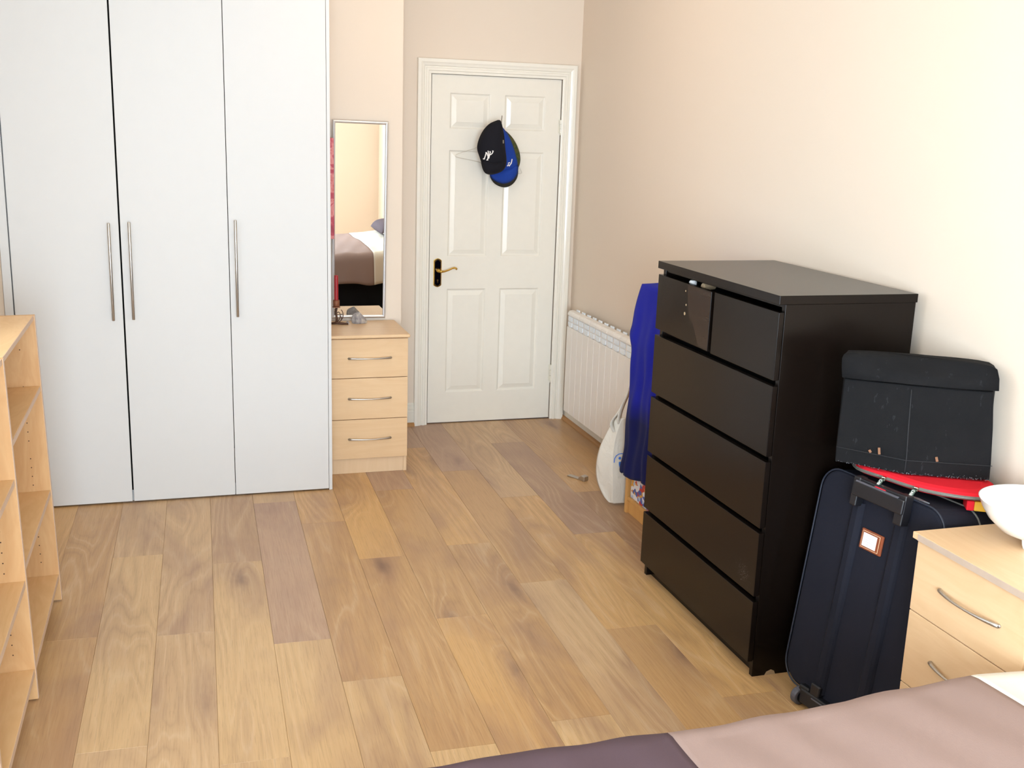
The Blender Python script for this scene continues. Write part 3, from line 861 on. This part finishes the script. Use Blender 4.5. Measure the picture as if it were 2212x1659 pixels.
def draped_fleece():
    left = [(1.10, -1.722), (1.073, -1.718), (.981, -1.686), (.904, -1.657), (.845, -1.655), (.80, -1.690), (.70, -1.681), (.613, -1.663), (.458, -1.643), (.302, -1.627), (.215, -1.604), (.18, -1.602)]
    bot = [(0, .205), (.06, .190), (.14, .215), (.25, .203), (.45, .230), (.7, .22), (1, .22)]
    def lerp(tab, t, desc=False):
        for (a, va), (b, vb) in zip(tab, tab[1:]):
            if (t <= a and t >= b) if desc else (a <= t <= b): return va + (vb - va) * (t - a) / (b - a)
        return tab[-1][1] if (t < tab[-1][0]) == desc else tab[0][1]
    nt, nz = 44, 60; bm = bmesh.new(); grid = []
    for i in range(nt + 1):
        t = i / nt; row = []
        zb = lerp(bot, t)
        for k in range(6):                                  # over the top of the shelf unit
            s = k / 6; yy = -1.715 - t * (.54); row.append(Vector((-.07 - s * .235, yy, 1.072 + .004 * math.sin(9 * t + 5 * s))))
        for k in range(nz + 1):
            z = 1.068 - (1.068 - zb) * k / nz
            yl = lerp(left, z, True); yy = yl + t * (-2.262 - yl)
            d = (1.068 - z)
            amp = min(1, d * 3) * (.0045 + .005 * d)
            fx = amp * (math.sin(yy * 34 + 1.2 * math.sin(z * 5)) + .6 * math.sin(yy * 71 + z * 7)) + .004 * math.sin(z * 24 + yy * 15)
            curl = .02 * math.exp(-((z - .83) / .05) ** 2) * math.exp(-t * 9)
            edge = .028 * math.exp(-t * 14) * min(1, d * 4)        # rolled side edge turning back
            bulge = .010 * min(1, d * 8)
            row.append(Vector((-.314 - bulge - abs(amp) * 1.5 + fx + edge * .55 - curl, yy, z)))
        grid.append([bm.verts.new(p) for p in row])
    for a, b in zip(grid, grid[1:]):
        for k in range(len(a) - 1): bm.faces.new((a[k], a[k + 1], b[k + 1], b[k]))
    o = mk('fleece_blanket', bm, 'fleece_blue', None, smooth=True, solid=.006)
    tag(o, 'royal blue fleece with navy lower half draped over the pine shelf unit', 'blanket')
draped_fleece()

def tote():
    t = empty('tote_bag', (-.25, -1.50, 0), label='cream cotton tote bag with blue print hanging beside the pine shelf', cat='bag')
    off = Vector(t.location)
    lv = [(.012, -.322, -.338, .02), (.026, -.328, -.352, .05), (.07, -.330, -.372, .085), (.13, -.332, -.386, .095), (.20, -.338, -.388, .09), (.27, -.340, -.381, .075), (.32, -.334, -.366, .06), (.37, -.322, -.350, .045), (.41, -.308, -.338, .03), (.425, -.296, -.322, .02)]
    rnd = random.Random(3)
    bm = bmesh.new(); rings = []
    for z, ax, dx, th in lv:
        ya = -1.555; ring = []
        pts = [(ax, ya), ((ax - .13) / 2, ya - .012 * math.sin(z * 12)), (-.13, ya + .01), (-.12, ya + th * .6), ((dx - .13) / 2, ya + th), (dx, ya + th), ((ax + dx) / 2 + .010 * math.sin(z * 25), ya + th * .5)]
        for q in pts: ring.append(bm.verts.new((q[0], q[1], z)))
        rings.append(ring)
    for a, b in zip(rings, rings[1:]):
        for i in range(len(a)): bm.faces.new((a[i], a[(i + 1) % len(a)], b[(i + 1) % len(b)], b[i]))
    bm.faces.new(rings[0][::-1]); bm.faces.new(rings[-1])
    cr = bm.edges.layers.float.new('crease_edge')
    for e in bm.edges:
        if all(any(v is r[0] for r in rings) for v in e.verts): e[cr] = .95; e.smooth = False
        elif all(any(v is r[5] for r in rings) for v in e.verts): e[cr] = .6
        elif all(v in rings[0] or v in rings[-1] for v in e.verts): e[cr] = .8
    bvh = None
    bm.transform(Matrix.Translation(-off))
    body = mk('body', bm, 'tote_cotton', t, smooth=True, subsurf=2)
    dg = bpy.context.evaluated_depsgraph_get(); bvh = BVHTree.FromObject(body, dg)
    def strap(pts, wd):
        bm = bmesh.new(); P = smooth_line(pts, 2); prev = None
        for i, p in enumerate(P):
            a = bm.verts.new(p + Vector((-wd / 2, -wd * .3, 0)) - off); b = bm.verts.new(p + Vector((wd / 2, wd * .3, 0)) - off)
            if prev: bm.faces.new((prev[0], prev[1], b, a))
            prev = (a, b)
        mk('strap', bm, 'tote_cotton', t, smooth=True, solid=.003)
    strap([(-.312, -1.550, .400), (-.318, -1.556, .44), (-.306, -1.570, .50), (-.285, -1.590, .57), (-.262, -1.606, .65), (-.258, -1.610, .72)], .026)
    strap([(-.330, -1.545, .360), (-.350, -1.540, .395), (-.338, -1.545, .425), (-.318, -1.560, .46), (-.290, -1.590, .56), (-.268, -1.608, .66)], .024)
    # blue mark with an arc over it
    def D(n, st, m): return decal(n, [([(x - off.x, z) for x, z in s], w) for s, w in st], bvh, -.15, m, body, .002)
    arc = [(-.331 + .0, .214), (-.330, .232), (-.322, .247), (-.308, .255), (-.292, .256), (-.278, .250)]
    D('printed_arc', [(arc, .004)], 'tote_blue')
    D('printed_dot', [([(-.304 - l / 2, .2345), (-.304, .2345), (-.304 + l / 2, .2345)], w) for l, w in ((.0130, .0050), (.0118, .0075), (.0100, .0100), (.0075, .0118), (.0050, .0130))], 'tote_blue')
    D('printed_stem', [([(-.303, .217), (-.302, .205), (-.298, .192), (-.290, .178)], .011)], 'tote_blue')
    D('printed_tip', [([(-.296, .176), (-.288, .166)], .010)], 'red_plastic')
plain('tote_blue', '3f78d6', .8)
tote()
def bracket_on_floor():
    b = empty('metal_bracket', (-.345, -1.13, 0), R(-62), 'small grey metal bracket lying on the floor near the tote bag', 'bracket')
    bm = bmesh.new(); bx(bm, -.055, .02, -.014, .014, 0, .006); mk('plate', bm, 'satin_metal', b, .002)
    bm = bmesh.new(); prism(bm, [(.018, 0), (.062, 0), (.062, .024), (.040, .028), (.022, .014)], -.016, .016, lambda u, v, h: (u, h, v)); mk('block', bm, 'satin_metal', b, .003)
bracket_on_floor()

# ------------------------------------------------------------------ caps on the door
def caps():
    hk = empty('door_hook', (-.468, .005, 1.722), label='small metal hook on the white panelled door', cat='hook')
    bm = bmesh.new(); tube(bm, ((0, 0, .006), (0, -.006, .006)), .006, 10); mk('base', bm, 'hook_metal', hk)
    bm = bmesh.new(); tube(bm, smooth_line([(0, -.005, .006), (-.008, -.03, .004), (-.020, -.10, .004), (-.038, -.150, .010), (-.0385, -.160, .036), (-.0375, -.160, .052)]), .0020, 8); mk('peg', bm, 'hook_metal', hk, smooth=True)
    hg = empty('wire_hanger', (-.484, -.006, 1.73), label='thin pale wire hanger behind the caps on the door', cat='hanger')
    P = [(0, 0, -.03), (-.10, 0, -.128), (-.235, 0, -.172), (-.243, 0, -.183), (-.232, 0, -.190), (-.10, 0, -.212), (.05, 0, -.250), (.135, 0, -.274), (.150, 0, -.270), (.148, 0, -.256), (.10, 0, -.200), (.0, 0, -.02)]
    bm = bmesh.new(); tube(bm, smooth_line(P, 1), .0014, 6); mk('wire_loop', bm, 'wire', hg, smooth=True)
    def cap(name, label, base_y, crown, ch, visor, vh, mat, cc=None, vmat=None):
        pos = Vector((crown[0][0], base_y, crown[0][1]))
        r = empty(name, pos, label=label, cat='cap', group='caps hanging on the door')
        bm = bmesh.new(); inflate(bm, smooth_loop(crown, 2), base_y, ch, .012, 8, 56, .5, cc); bm.transform(Matrix.Translation(-pos)); c = mk('crown', bm, mat, r, smooth=True)
        bm = bmesh.new(); inflate(bm, smooth_loop(visor, 2), base_y - vh * .25, vh, .004, 5, 48, .6); bm.transform(Matrix.Translation(-pos)); v = mk('visor', bm, vmat or mat, r, smooth=True)
        return r, c, v
    cap('baseball_cap', 'olive camouflage cap behind the two others on the door', -.030,
        [(-.457, 1.703), (-.421, 1.676), (-.395, 1.648), (-.370, 1.608), (-.354, 1.563), (-.352, 1.520), (-.366, 1.482), (-.444, 1.455), (-.505, 1.521), (-.505, 1.622)], .026,
        [(-.542, 1.462), (-.446, 1.476), (-.364, 1.502), (-.364, 1.441), (-.392, 1.399), (-.432, 1.379), (-.472, 1.384), (-.513, 1.406)], .012, 'cap_olive', None, 'cap_olive_dark')
    b, bc, bv = cap('baseball_cap', 'royal blue cap hanging between the navy and olive caps', -.085,
        [(-.492, 1.726), (-.468, 1.700), (-.444, 1.673), (-.415, 1.614), (-.393, 1.551), (-.380, 1.497), (-.420, 1.470), (-.474, 1.458), (-.516, 1.450), (-.548, 1.522), (-.550, 1.622), (-.520, 1.690)], .036,
        [(-.558, 1.462), (-.479, 1.484), (-.425, 1.497), (-.383, 1.520), (-.382, 1.470), (-.399, 1.436), (-.428, 1.413), (-.463, 1.402), (-.500, 1.409), (-.535, 1.428)], .026, 'cap_blue')
    n, nc, nv = cap('baseball_cap', 'navy baseball cap with white NY letters hanging foremost on the door', -.155,
        [(-.513, 1.756), (-.500, 1.712), (-.488, 1.664), (-.482, 1.600), (-.471, 1.538), (-.473, 1.502), (-.507, 1.481), (-.560, 1.475), (-.598, 1.480), (-.616, 1.518), (-.631, 1.557), (-.645, 1.593), (-.638, 1.638), (-.614, 1.690), (-.580, 1.728), (-.544, 1.744)], .052,
        [(-.626, 1.540), (-.560, 1.524), (-.478, 1.548), (-.476, 1.504), (-.493, 1.479), (-.524, 1.463), (-.564, 1.454), (-.596, 1.460), (-.614, 1.488)], .046, 'cap_navy')
    # letters
    dg = bpy.context.evaluated_depsgraph_get()
    bvh = BVHTree.FromObject(nc, dg); o = n.location
    def pt(u, v): return (-.590 + u * .0225 + v * .003 - o.x, 1.561 + v * .0255 + u * .003 - o.z)
    N = [[pt(-.72, -.80), pt(-.60, .60)], [pt(-.78, .62), pt(-.50, .60), pt(.22, -.72)], [pt(.22, -.75), pt(.34, .70)], [pt(-.98, -.62), pt(-.72, -.80)], [pt(.34, .70), pt(.12, .78)]]
    Y = [[pt(-.30, .98), pt(-.16, .75), pt(.04, .02)], [pt(.98, .80), pt(.90, .42), pt(.62, .12), pt(.04, .02)], [pt(.04, .02), pt(-.02, -1.0)], [pt(-.22, -1.0), pt(.20, -1.0)], [pt(.74, .86), pt(1.06, .74)]]
    decal('cap_letters', [(q, .0050) for q in N + Y], bvh, -.14, 'logo_white', nc, .0015, sub=7)
    bvh = BVHTree.FromObject(bc, dg); o = b.location
    q = lambda *k: [(x - o.x, z - o.z) for x, z in k]
    decal('cap_emblem', [(q((-.455, 1.502), (-.448, 1.512), (-.443, 1.503), (-.437, 1.512), (-.432, 1.520), (-.429, 1.542)), .006), (q((-.452, 1.518), (-.440, 1.522)), .006)], bvh, -.12, 'logo_white', bc, .0015)
    bvh = BVHTree.FromObject(nc, dg); o = n.location
    decal('side_badge', [([(-.505 - o.x, 1.626 - o.z), (-.505 - o.x, 1.644 - o.z)], .009)], bvh, -.12, 'badge_grey', nc, .0012)
plain('badge_grey', '8d857a', .7)
plain('cap_olive_dark', '2c2820', .9)
caps()

# ------------------------------------------------------------------ suitcase
def suitcase():
    th = R(7.4)
    w = Vector((.148, -.989, 0)).normalized(); n = Vector((.989, .148, 0)).normalized(); z = Vector((0, 0, 1))
    u = n * math.sin(th) + z * math.cos(th); t = n * math.cos(th) - z * math.sin(th)
    s = empty('suitcase', label='large navy fabric suitcase leaning behind the near bedside cabinet', cat='suitcase')
    m = Matrix((w, u, t)).transposed().to_4x4(); m.translation = Vector((-.444, -3.263, .065)); s.matrix_world = m
    W0, W1, U0_, U1, D = -.012, .466, -.018, .676, .235
    def f(a, b, c): return (a, b, c)
    bm = bmesh.new(); prism(bm, rrect(W0, W1, U0_, U1, .070, 8), .004, D, f); mk('body', bm, 'suitcase_navy', s, .012, 3)
    for tt in (.006, D * .62, D - .004):
        bm = bmesh.new(); tube(bm, [(a, b, tt) for a, b in rrect(W0 - .001, W1 + .001, U0_ - .001, U1 + .001, .071, 8)], .0028, 8, closed=True); mk('piping', bm, 'piping_navy' if tt < .1 else 'zip_grey', s, smooth=True)
    for w0, w1 in ((.137, .172), (.303, .340)):
        bm = bmesh.new(); q = [(w0 - .006, .004), (w0, -.004), (w0 + .008, -.010), (w1 - .008, -.010), (w1, -.004), (w1 + .006, .004)]
        prism(bm, q, .004, .610, lambda a, c, b: (a, b, c)); mk('rail_sleeve', bm, 'suitcase_navy', s, .002)
    h = empty('pull_handle'); h.parent = s
    def hb(nm, d, mat, bv=.004):
        bm = bmesh.new(); bx(bm, d[0], d[1], d[2], d[3], d[4], d[5]); return mk(nm, bm, mat, h, bv, 3)
    hb('grip', (.150, .345, .632, .676, -.036, -.006), 'black_plastic')
    hb('stem', (.144, .170, .600, .688, -.030, .002), 'black_plastic'); hb('stem', (.314, .346, .600, .688, -.030, .002), 'black_plastic')
    hb('bridge', (.150, .340, .668, .686, -.028, -.002), 'black_plastic')
    hb('release_button', (.226, .270, .668, .681, -.034, -.014), 'red_plastic', .005)
    hb('ridge', (.160, .322, .674, .679, -.0365, -.030), 'wheel_grey', .001)
    lb = empty('luggage_label'); lb.parent = s
    lb.location = (.190, .484, 0)
    def lbx(nm, d, mat, bv=.0006):
        bm = bmesh.new(); bx(bm, *d); return mk(nm, bm, mat, lb, bv)
    lbx('leather_holder', (0, .084, 0, .060, -.0035, .004), 'tan_leather', .003)
    lbx('stitching', (.006, .074, .005, .055, -.0040, -.003), 'leather_line'); lbx('leather_window', (.0075, .0725, .0065, .0535, -.0043, -.003), 'tan_leather'); lbx('paper', (.011, .064, .010, .050, -.0048, -.004), 'paper_white')
    bm = bmesh.new(); rr = random.Random(4)
    for k, (a, b) in enumerate(((.020, .046), (.015, .056), (.018, .058), (.014, .052), (.028, .048))):
        yy = .044 - .0065 * k; x = a; pts = []
        while x < b: pts.append((x, yy + rr.uniform(-.0012, .0012))); x += .0016
        for q in stroke_verts(pts, .0006): bm.faces.new([bm.verts.new((p.x, p.y, -.0051)) for p in q])
    mk('handwriting', bm, 'ink', lb)
    # wheels and the bottom guard
    for wc in (.085, .395):
        bm = bmesh.new(); tube(bm, ((wc - .010, -.038, -.006), (wc + .012, -.038, -.006)), .0275, 20); mk('wheel', bm, 'wheel_grey', s, .004, 3)
        bm = bmesh.new(); tube(bm, ((wc - .0105, -.038, -.006), (wc + .0125, -.038, -.006)), .017, 16); mk('wheel_hub', bm, 'black_plastic', s)
    bm = bmesh.new(); bx(bm, .098, .380, -.050, -.004, -.020, .030); bx(bm, .086, .130, -.024, .004, -.016, .03); bx(bm, .132, .172, -.010, .030, -.016, .006)
    mk('wheel_housing', bm, 'black_plastic', s, .006, 3)
    bm = bmesh.new(); bx(bm, .15, .36, -.0165, -.0120, -.0215, -.016); mk('guard_ridge', bm, 'wheel_grey', s, .001)
    # brand plate slot on top and a front zip
    bm = bmesh.new(); prism(bm, [(.30, .03), (.33, .022), (.375, .030), (.33, .036)], U1 - .001, U1 + .003, lambda a, c, b: (a, b, c)); mk('top_plate', bm, 'silver_frame', s)
suitcase()

# ------------------------------------------------------------------ red sleeve and fabric box
def sleeve_and_box():
    s = empty('laptop_sleeve', (-.20, -3.47, .7565), label='red laptop sleeve with grey zip lying under the black fabric box', cat='laptop sleeve')
    W_ = [(-.318, -3.318), (-.331, -3.365), (-.318, -3.415), (-.302, -3.460), (-.288, -3.515), (-.268, -3.566), (-.239, -3.607), (-.199, -3.645), (-.160, -3.670), (-.112, -3.676), (-.050, -3.610), (-.025, -3.560), (-.060, -3.500), (-.150, -3.380), (-.230, -3.290), (-.285, -3.275)]
    a = [(p.x + .20, p.y + 3.47) for p in smooth_loop(W_, 1)]
    cx = sum(p[0] for p in a) / len(a); cy = sum(p[1] for p in a) / len(a)
    def inset(k): return [(cx + (x - cx) * k, cy + (y - cy) * k) for x, y in a]
    def cover(nm, z0, z1, z2):
        bm = bmesh.new(); rings = [[bm.verts.new((x, y, z)) for x, y in inset(k)] for k, z in ((1, z0), (.94, z1), (.80, z2))]
        for p, q in zip(rings, rings[1:]):
            for i in range(len(a)): bm.faces.new((p[i], p[(i + 1) % len(a)], q[(i + 1) % len(a)], q[i]))
        bm.faces.new(rings[-1]); bm.faces.new(rings[0][::-1]); mk(nm, bm, 'neoprene_red', s, smooth=False)
    cover('upper_cover', .0050, .0120, .0165); cover('lower_cover', -.0050, -.0085, -.0095)
    bm = bmesh.new(); prism(bm, inset(1.012), -.0050, .0050, lambda x, y, h: (x, y, h)); mk('zip_band', bm, 'zip_grey', s, .002)
    bm = bmesh.new(); tube(bm, [(x, y, 0) for x, y in inset(1.018)], .0013, 6, closed=True); mk('zip_teeth', bm, 'zip_chrome_dark', s, smooth=True)
    def pull(lx, ly):
        p = empty('zip_puller'); p.parent = s; p.location = (lx, ly, 0); p.rotation_euler = (0, 0, R(-62))
        bm = bmesh.new(); bx(bm, -.006, .006, -.010, .002, -.006, .007); mk('slider', bm, 'zip_chrome', p, .002)
        bm = bmesh.new(); bx(bm, -.0065, .0065, -.004, .0, -.040, -.004); tg = mk('tab', bm, 'zip_pull', p, .003); tg.location = (0, -.011, .002); tg.rotation_euler = (R(-62), 0, 0)
        cu = bpy.data.curves.new('tab_lettering', 'FONT'); cu.body = 'CASE'; cu.size = .011; cu.align_x = 'CENTER'; cu.align_y = 'CENTER'; cu.extrude = .0003
        tmp = bpy.data.objects.new('tab_lettering_tmp', cu); COL.objects.link(tmp)
        me = bpy.data.meshes.new_from_object(tmp.evaluated_get(bpy.context.evaluated_depsgraph_get())); bpy.data.objects.remove(tmp)
        me.materials.clear(); me.materials.append(M['logo_white'])
        to = bpy.data.objects.new('tab_lettering', me); COL.objects.link(to); to.parent = tg
        to.location = (0, -.0046, -.022); to.rotation_euler = (R(90), R(90), 0)
    pull(-.108, .010); pull(-.074, -.090)
    # something bright folded underneath
    f = empty('striped_cloth', (-.140, -3.668, .706), R(-30), 'red yellow and green folded cloth peeping out under the red sleeve', 'cloth')
    for i, (x0, x1, m) in enumerate(((-.042, -.022, 'neoprene_red'), (-.022, .020, 'flag_yellow'), (.020, .050, 'flag_green'))):
        bm = bmesh.new(); bx(bm, x0, x1, -.004, .05, .012, .040); mk('stripe', bm, m, f, .003)
    # folding fabric box, half collapsed: front folds outwards along its middle line
    b = empty('fabric_box', (-.225, -3.45, .778), label='black folding fabric box with lid standing on the red sleeve', cat='storage box')
    off = Vector(b.location)
    Lp, Mp, Rp = (-.398, -3.345), (-.266, -3.490), (-.064, -3.596)
    def loft(bm, levels, n=6, rnd=0):
        rs = []
        for z, poly in levels:
            base = []
            for i in range(6):
                p, q = Vector(poly[i]), Vector(poly[(i + 1) % 6])
                for k in range(n): base.append(p.lerp(q, k / n))
            rs.append([bm.verts.new((p.x - off.x, p.y - off.y, z + .0014 * math.sin(7 * j + 40 * z))) for j, p in enumerate(base)])
        m = len(rs[0])
        for r0, r1 in zip(rs, rs[1:]):
            for j in range(m): bm.faces.new((r0[j], r0[(j + 1) % m], r1[(j + 1) % m], r1[j]))
        return rs
    bk0 = [(-.018, -3.520), (-.165, -3.370), (-.318, -3.228)]
    body_lv = [(0, [Lp, Mp, Rp] + bk0), (.05, [(-.399, -3.344), (-.266, -3.488), (-.064, -3.594)] + bk0), (.15, [(-.395, -3.342), (-.260, -3.474), (-.064, -3.582)] + bk0), (.25, [(-.393, -3.340), (-.255, -3.461), (-.066, -3.566)] + bk0)]
    bm = bmesh.new(); rs = loft(bm, body_lv); bm.faces.new(rs[0][::-1]); bm.faces.new(rs[-1]); mk('body', bm, 'box_fabric', b, .003)
    lid_lv = [(.255, [(-.404, -3.346), (-.262, -3.470), (-.057, -3.576), (-.010, -3.508), (-.165, -3.366), (-.326, -3.238)]),
              (.285, [(-.405, -3.340), (-.246, -3.438), (-.052, -3.566), (-.010, -3.502), (-.165, -3.355), (-.330, -3.246)]),
              (.308, [(-.404, -3.336), (-.226, -3.404), (-.050, -3.552), (-.012, -3.494), (-.168, -3.342), (-.340, -3.264)]),
              (.316, [(-.396, -3.330), (-.220, -3.396), (-.062, -3.540), (-.028, -3.492), (-.170, -3.346), (-.342, -3.274)]),
              (.319, [(-.372, -3.318), (-.212, -3.384), (-.085, -3.505), (-.050, -3.475), (-.176, -3.358), (-.340, -3.290)])]
    bm = bmesh.new(); rs = loft(bm, lid_lv); bm.faces.new(rs[-1]); mk('lid', bm, 'box_fabric', b, smooth=True, solid=.003)
    # seams, creases and lint
    def bead(nm, pts, r, mat):
        bm = bmesh.new(); tube(bm, [Vector((p[0], p[1], p[2])) - Vector((off.x, off.y, 0)) for p in pts], r, 6); return mk(nm, bm, mat, b, smooth=True)
    bead('corner_seam', [(Mp[0] - .001, Mp[1] - .001, .003), (Mp[0], Mp[1], .05), (Mp[0] + .005, Mp[1] + .013, .13), (Mp[0] + .010, Mp[1] + .026, .24)], .0014, 'seam_grey')
    bead('hem_seam', [(Lp[0] - .002, Lp[1] - .002, .046), (Mp[0] - .001, Mp[1] - .002, .040), (Rp[0] + .001, Rp[1] - .002, .044)], .0009, 'seam_grey')
    bm = bmesh.new(); rr = random.Random(11)
    for k in range(160):
        tt = rr.random(); seg = (Lp, Mp) if tt < .38 else (Mp, Rp); q = rr.random()
        x = seg[0][0] + (seg[1][0] - seg[0][0]) * q; y = seg[0][1] + (seg[1][1] - seg[0][1]) * q
        r = rr.uniform(.0004, .0015); zz = abs(rr.gauss(0, .0035))
        bmesh.ops.create_icosphere(bm, subdivisions=1, radius=r, matrix=Matrix.Translation((x - off.x - .001, y - off.y - .0015, zz)))
    o = mk('lint', bm, 'lint_grey', b); o['kind'] = 'stuff'
    for (x, y, zz, l, a) in ((-.318, -3.4345, .055, .020, .3), (-.335, -3.416, .050, .009, 1.2), (-.196, -3.530, .052, .014, .6)):
        bm = bmesh.new(); bx(bm, -.0035, .0035, -.002, .002, -l / 2, l / 2); o = mk('tear', bm, 'tear_tan', b, .001); o.location = (x - off.x - .002, y - off.y - .003, zz); o.rotation_euler = (0, -a * .5, R(-35))
plain('zip_chrome_dark', '8c8a80', .4, .6)
plain('flag_yellow', 'd9a22c', .8); plain('flag_green', '2c5a38', .8)
plain('seam_grey', '2b2c2f', .85, var=.2, scale=80); plain('tear_tan', '8a6248', .9)
sleeve_and_box()

# ------------------------------------------------------------------ bowl
def bowl():
    b = empty('bowl', (-.160, -3.880, .7095), label='white ceramic bowl on little feet standing on the near cabinet', cat='bowl')
    pr = [(0, .016), (.05, .018), (.085, .032), (.115, .060), (.133, .088), (.141, .108), (.143, .111), (.140, .112), (.136, .108), (.128, .088), (.110, .063), (.082, .038), (.05, .026), (0, .024)]
    bm = bmesh.new(); lathe(bm, pr, 48); mk('bowl_body', bm, 'ceramic_white', b, smooth=True)
    for k in range(3):
        a = R(-150 + 120 * k); bm = bmesh.new(); lathe(bm, [(0, 0), (.008, .0), (.011, .010), (.013, .024), (0, .026)], 14, (.055 * math.cos(a), .055 * math.sin(a))); mk('foot', bm, 'ceramic_white', b, smooth=True)
bowl()

# ------------------------------------------------------------------ bed
def bed():
    x0, x1, y0, y1 = -2.02, -.045, -5.56, -4.20
    b = empty('bed', ((x0 + x1) / 2, (y0 + y1) / 2, 0), label='double bed with black divan base in the foreground', cat='bed'); off = Vector(b.location)
    def p(nm, d, mat, bv):
        bm = bmesh.new(); bx(bm, *d); bm.transform(Matrix.Translation(-off)); return mk(nm, bm, mat, b, bv, 3)
    p('divan_base', (x0, x1, y0, y1, .04, .31), 'divan_black', .015); p('mattress', (x0 + .01, x1 - .01, y0 + .01, y1 - .01, .31, .470), 'mattress_cloth', .03)
    for x in (x0 + .12, x1 - .12):
        for y in (y0 + .12, y1 - .12): p('leg', (x - .025, x + .025, y - .025, y + .025, 0, .04), 'divan_black', .002)
    # duvet in three bands
    d = empty('duvet', ((x0 + x1) / 2, (y0 + y1) / 2, .48), label='duvet striped in cream, taupe and dark purple-brown on the bed', cat='duvet'); do = Vector(d.location)
    yc, hw = (y0 + y1) / 2, (y1 - y0) / 2
    ZT = [(-2.1, .524), (-1.3, .518), (-.9, .530), (-.5, .556), (-.3, .582), (0, .585)]
    YE = [(-2.1, .0), (-.56, .0), (-.42, -.032), (0, -.032)]
    def tab(T, x):
        for (a, va), (c, vc) in zip(T, T[1:]):
            if x <= c: return va + (vc - va) * (x - a) / (c - a)
        return T[-1][1]
    def surf(x, s):
        # s in [-1, 1] across the bed
        a = abs(s); sg = 1 if s > 0 else -1
        flat = .80
        wr = .006 * math.sin(x * 9 + 3 * s) + .005 * math.sin(x * 23 - 7 * s + 1) + .003 * math.sin(x * 41 + 11 * s)
        zt, ye = tab(ZT, x), tab(YE, x)
        if a < flat:
            yy = sg * (hw + ye) * a / flat; zz = zt + .006 * (1 - (a / flat) ** 2) + wr * .7
        else:
            q = (a - flat) / (1 - flat); ang = min(1, q / .34) * math.pi / 2; rr = .058
            yy = hw + ye + rr * math.sin(ang); zz = zt - rr + rr * math.cos(ang)
            if q > .34:
                dd = (q - .34) / .66; zz -= dd * (zt - rr - .290 + .012 * math.sin(x * 7) + .006 * math.sin(x * 19)); yy += .004 * dd + .006 * dd * math.sin(x * 16 + 2 * math.sin(x * 5)) + .004 * dd * math.sin(x * 37)
            zz += wr * .4
            yy = sg * yy
        # foot end rounding
        e = (x0 + .02 - x)
        if e > 0: zz -= e * e * 14
        return Vector((x, yc + yy, zz))
    for nm, a, c, mat, n in (('dark_band', x0 - .045, -1.300, 'duvet_dark', 44), ('taupe_band', -1.300, -.565, 'duvet_taupe', 46), ('cream_band', -.565, -.10, 'duvet_cream', 26)):
        bm = bmesh.new(); g = []
        ss = [-1 + 2 * i / 110 for i in range(111)]
        for i in range(n + 1):
            x = a + (c - a) * i / n
            g.append([bm.verts.new(surf(x + .008 * math.sin(s * 6) * (1 if nm != 'none' else 0), s) - do) for s in ss])
        for r0, r1 in zip(g, g[1:]):
            for k in range(110): bm.faces.new((r0[k], r0[k + 1], r1[k + 1], r1[k]))
        mk(nm, bm, mat, d, smooth=True, solid=.006)
    def pillow(loc, sx, sy, sz, mat, label, rot=(0, 0, 0)):
        bm = bmesh.new(); bmesh.ops.create_grid(bm, x_segments=18, y_segments=24, size=1)
        top = bm.verts[:]
        for v in top:
            e = (max(0, 1 - v.co.x ** 4) * max(0, 1 - v.co.y ** 4)) ** .5; v.co.z = e
        geo = bmesh.ops.duplicate(bm, geom=bm.verts[:] + bm.edges[:] + bm.faces[:])
        for v in geo['geom']:
            if isinstance(v, bmesh.types.BMVert): v.co.z *= -.45
        bmesh.ops.remove_doubles(bm, verts=bm.verts, dist=1e-4)
        for v in bm.verts: v.co = Vector((v.co.x * sx, v.co.y * sy, (v.co.z + .45) * sz))
        o = mk('pillow', bm, mat, smooth=True); o.location = loc; o.rotation_euler = rot; tag(o, label, 'pillow', 'pillows on the bed')
    pillow((-.195, -4.58, .606), .15, .30, .085, 'pillow_cream', 'cream pillow on the bed nearest the bedside cabinet', (0, R(-6), 0))
    pillow((-.200, -5.20, .606), .15, .30, .085, 'pillow_dark', 'dark purple-brown pillow on the bed', (0, R(-6), 0))
bed()

# ------------------------------------------------------------------ ceiling lamp (above the frame)
def lamp():
    l = empty('pendant_lamp', (-1.05, -1.45, ZC), label='round opal glass pendant lamp hanging from the ceiling', cat='lamp')
    bm = bmesh.new(); lathe(bm, [(0, 0), (.05, 0), (.05, -.012), (.02, -.03), (0, -.03)], 24); mk('rose', bm, 'cream_white', l, smooth=True)
    bm = bmesh.new(); tube(bm, ((0, 0, -.03), (0, 0, -.10)), .004, 8); mk('cord', bm, 'cream_white', l)
    bm = bmesh.new(); bmesh.ops.create_uvsphere(bm, u_segments=32, v_segments=18, radius=.10, matrix=Matrix.Translation((0, 0, -.19))); mk('globe', bm, 'lamp_globe', l, smooth=True)
lamp()
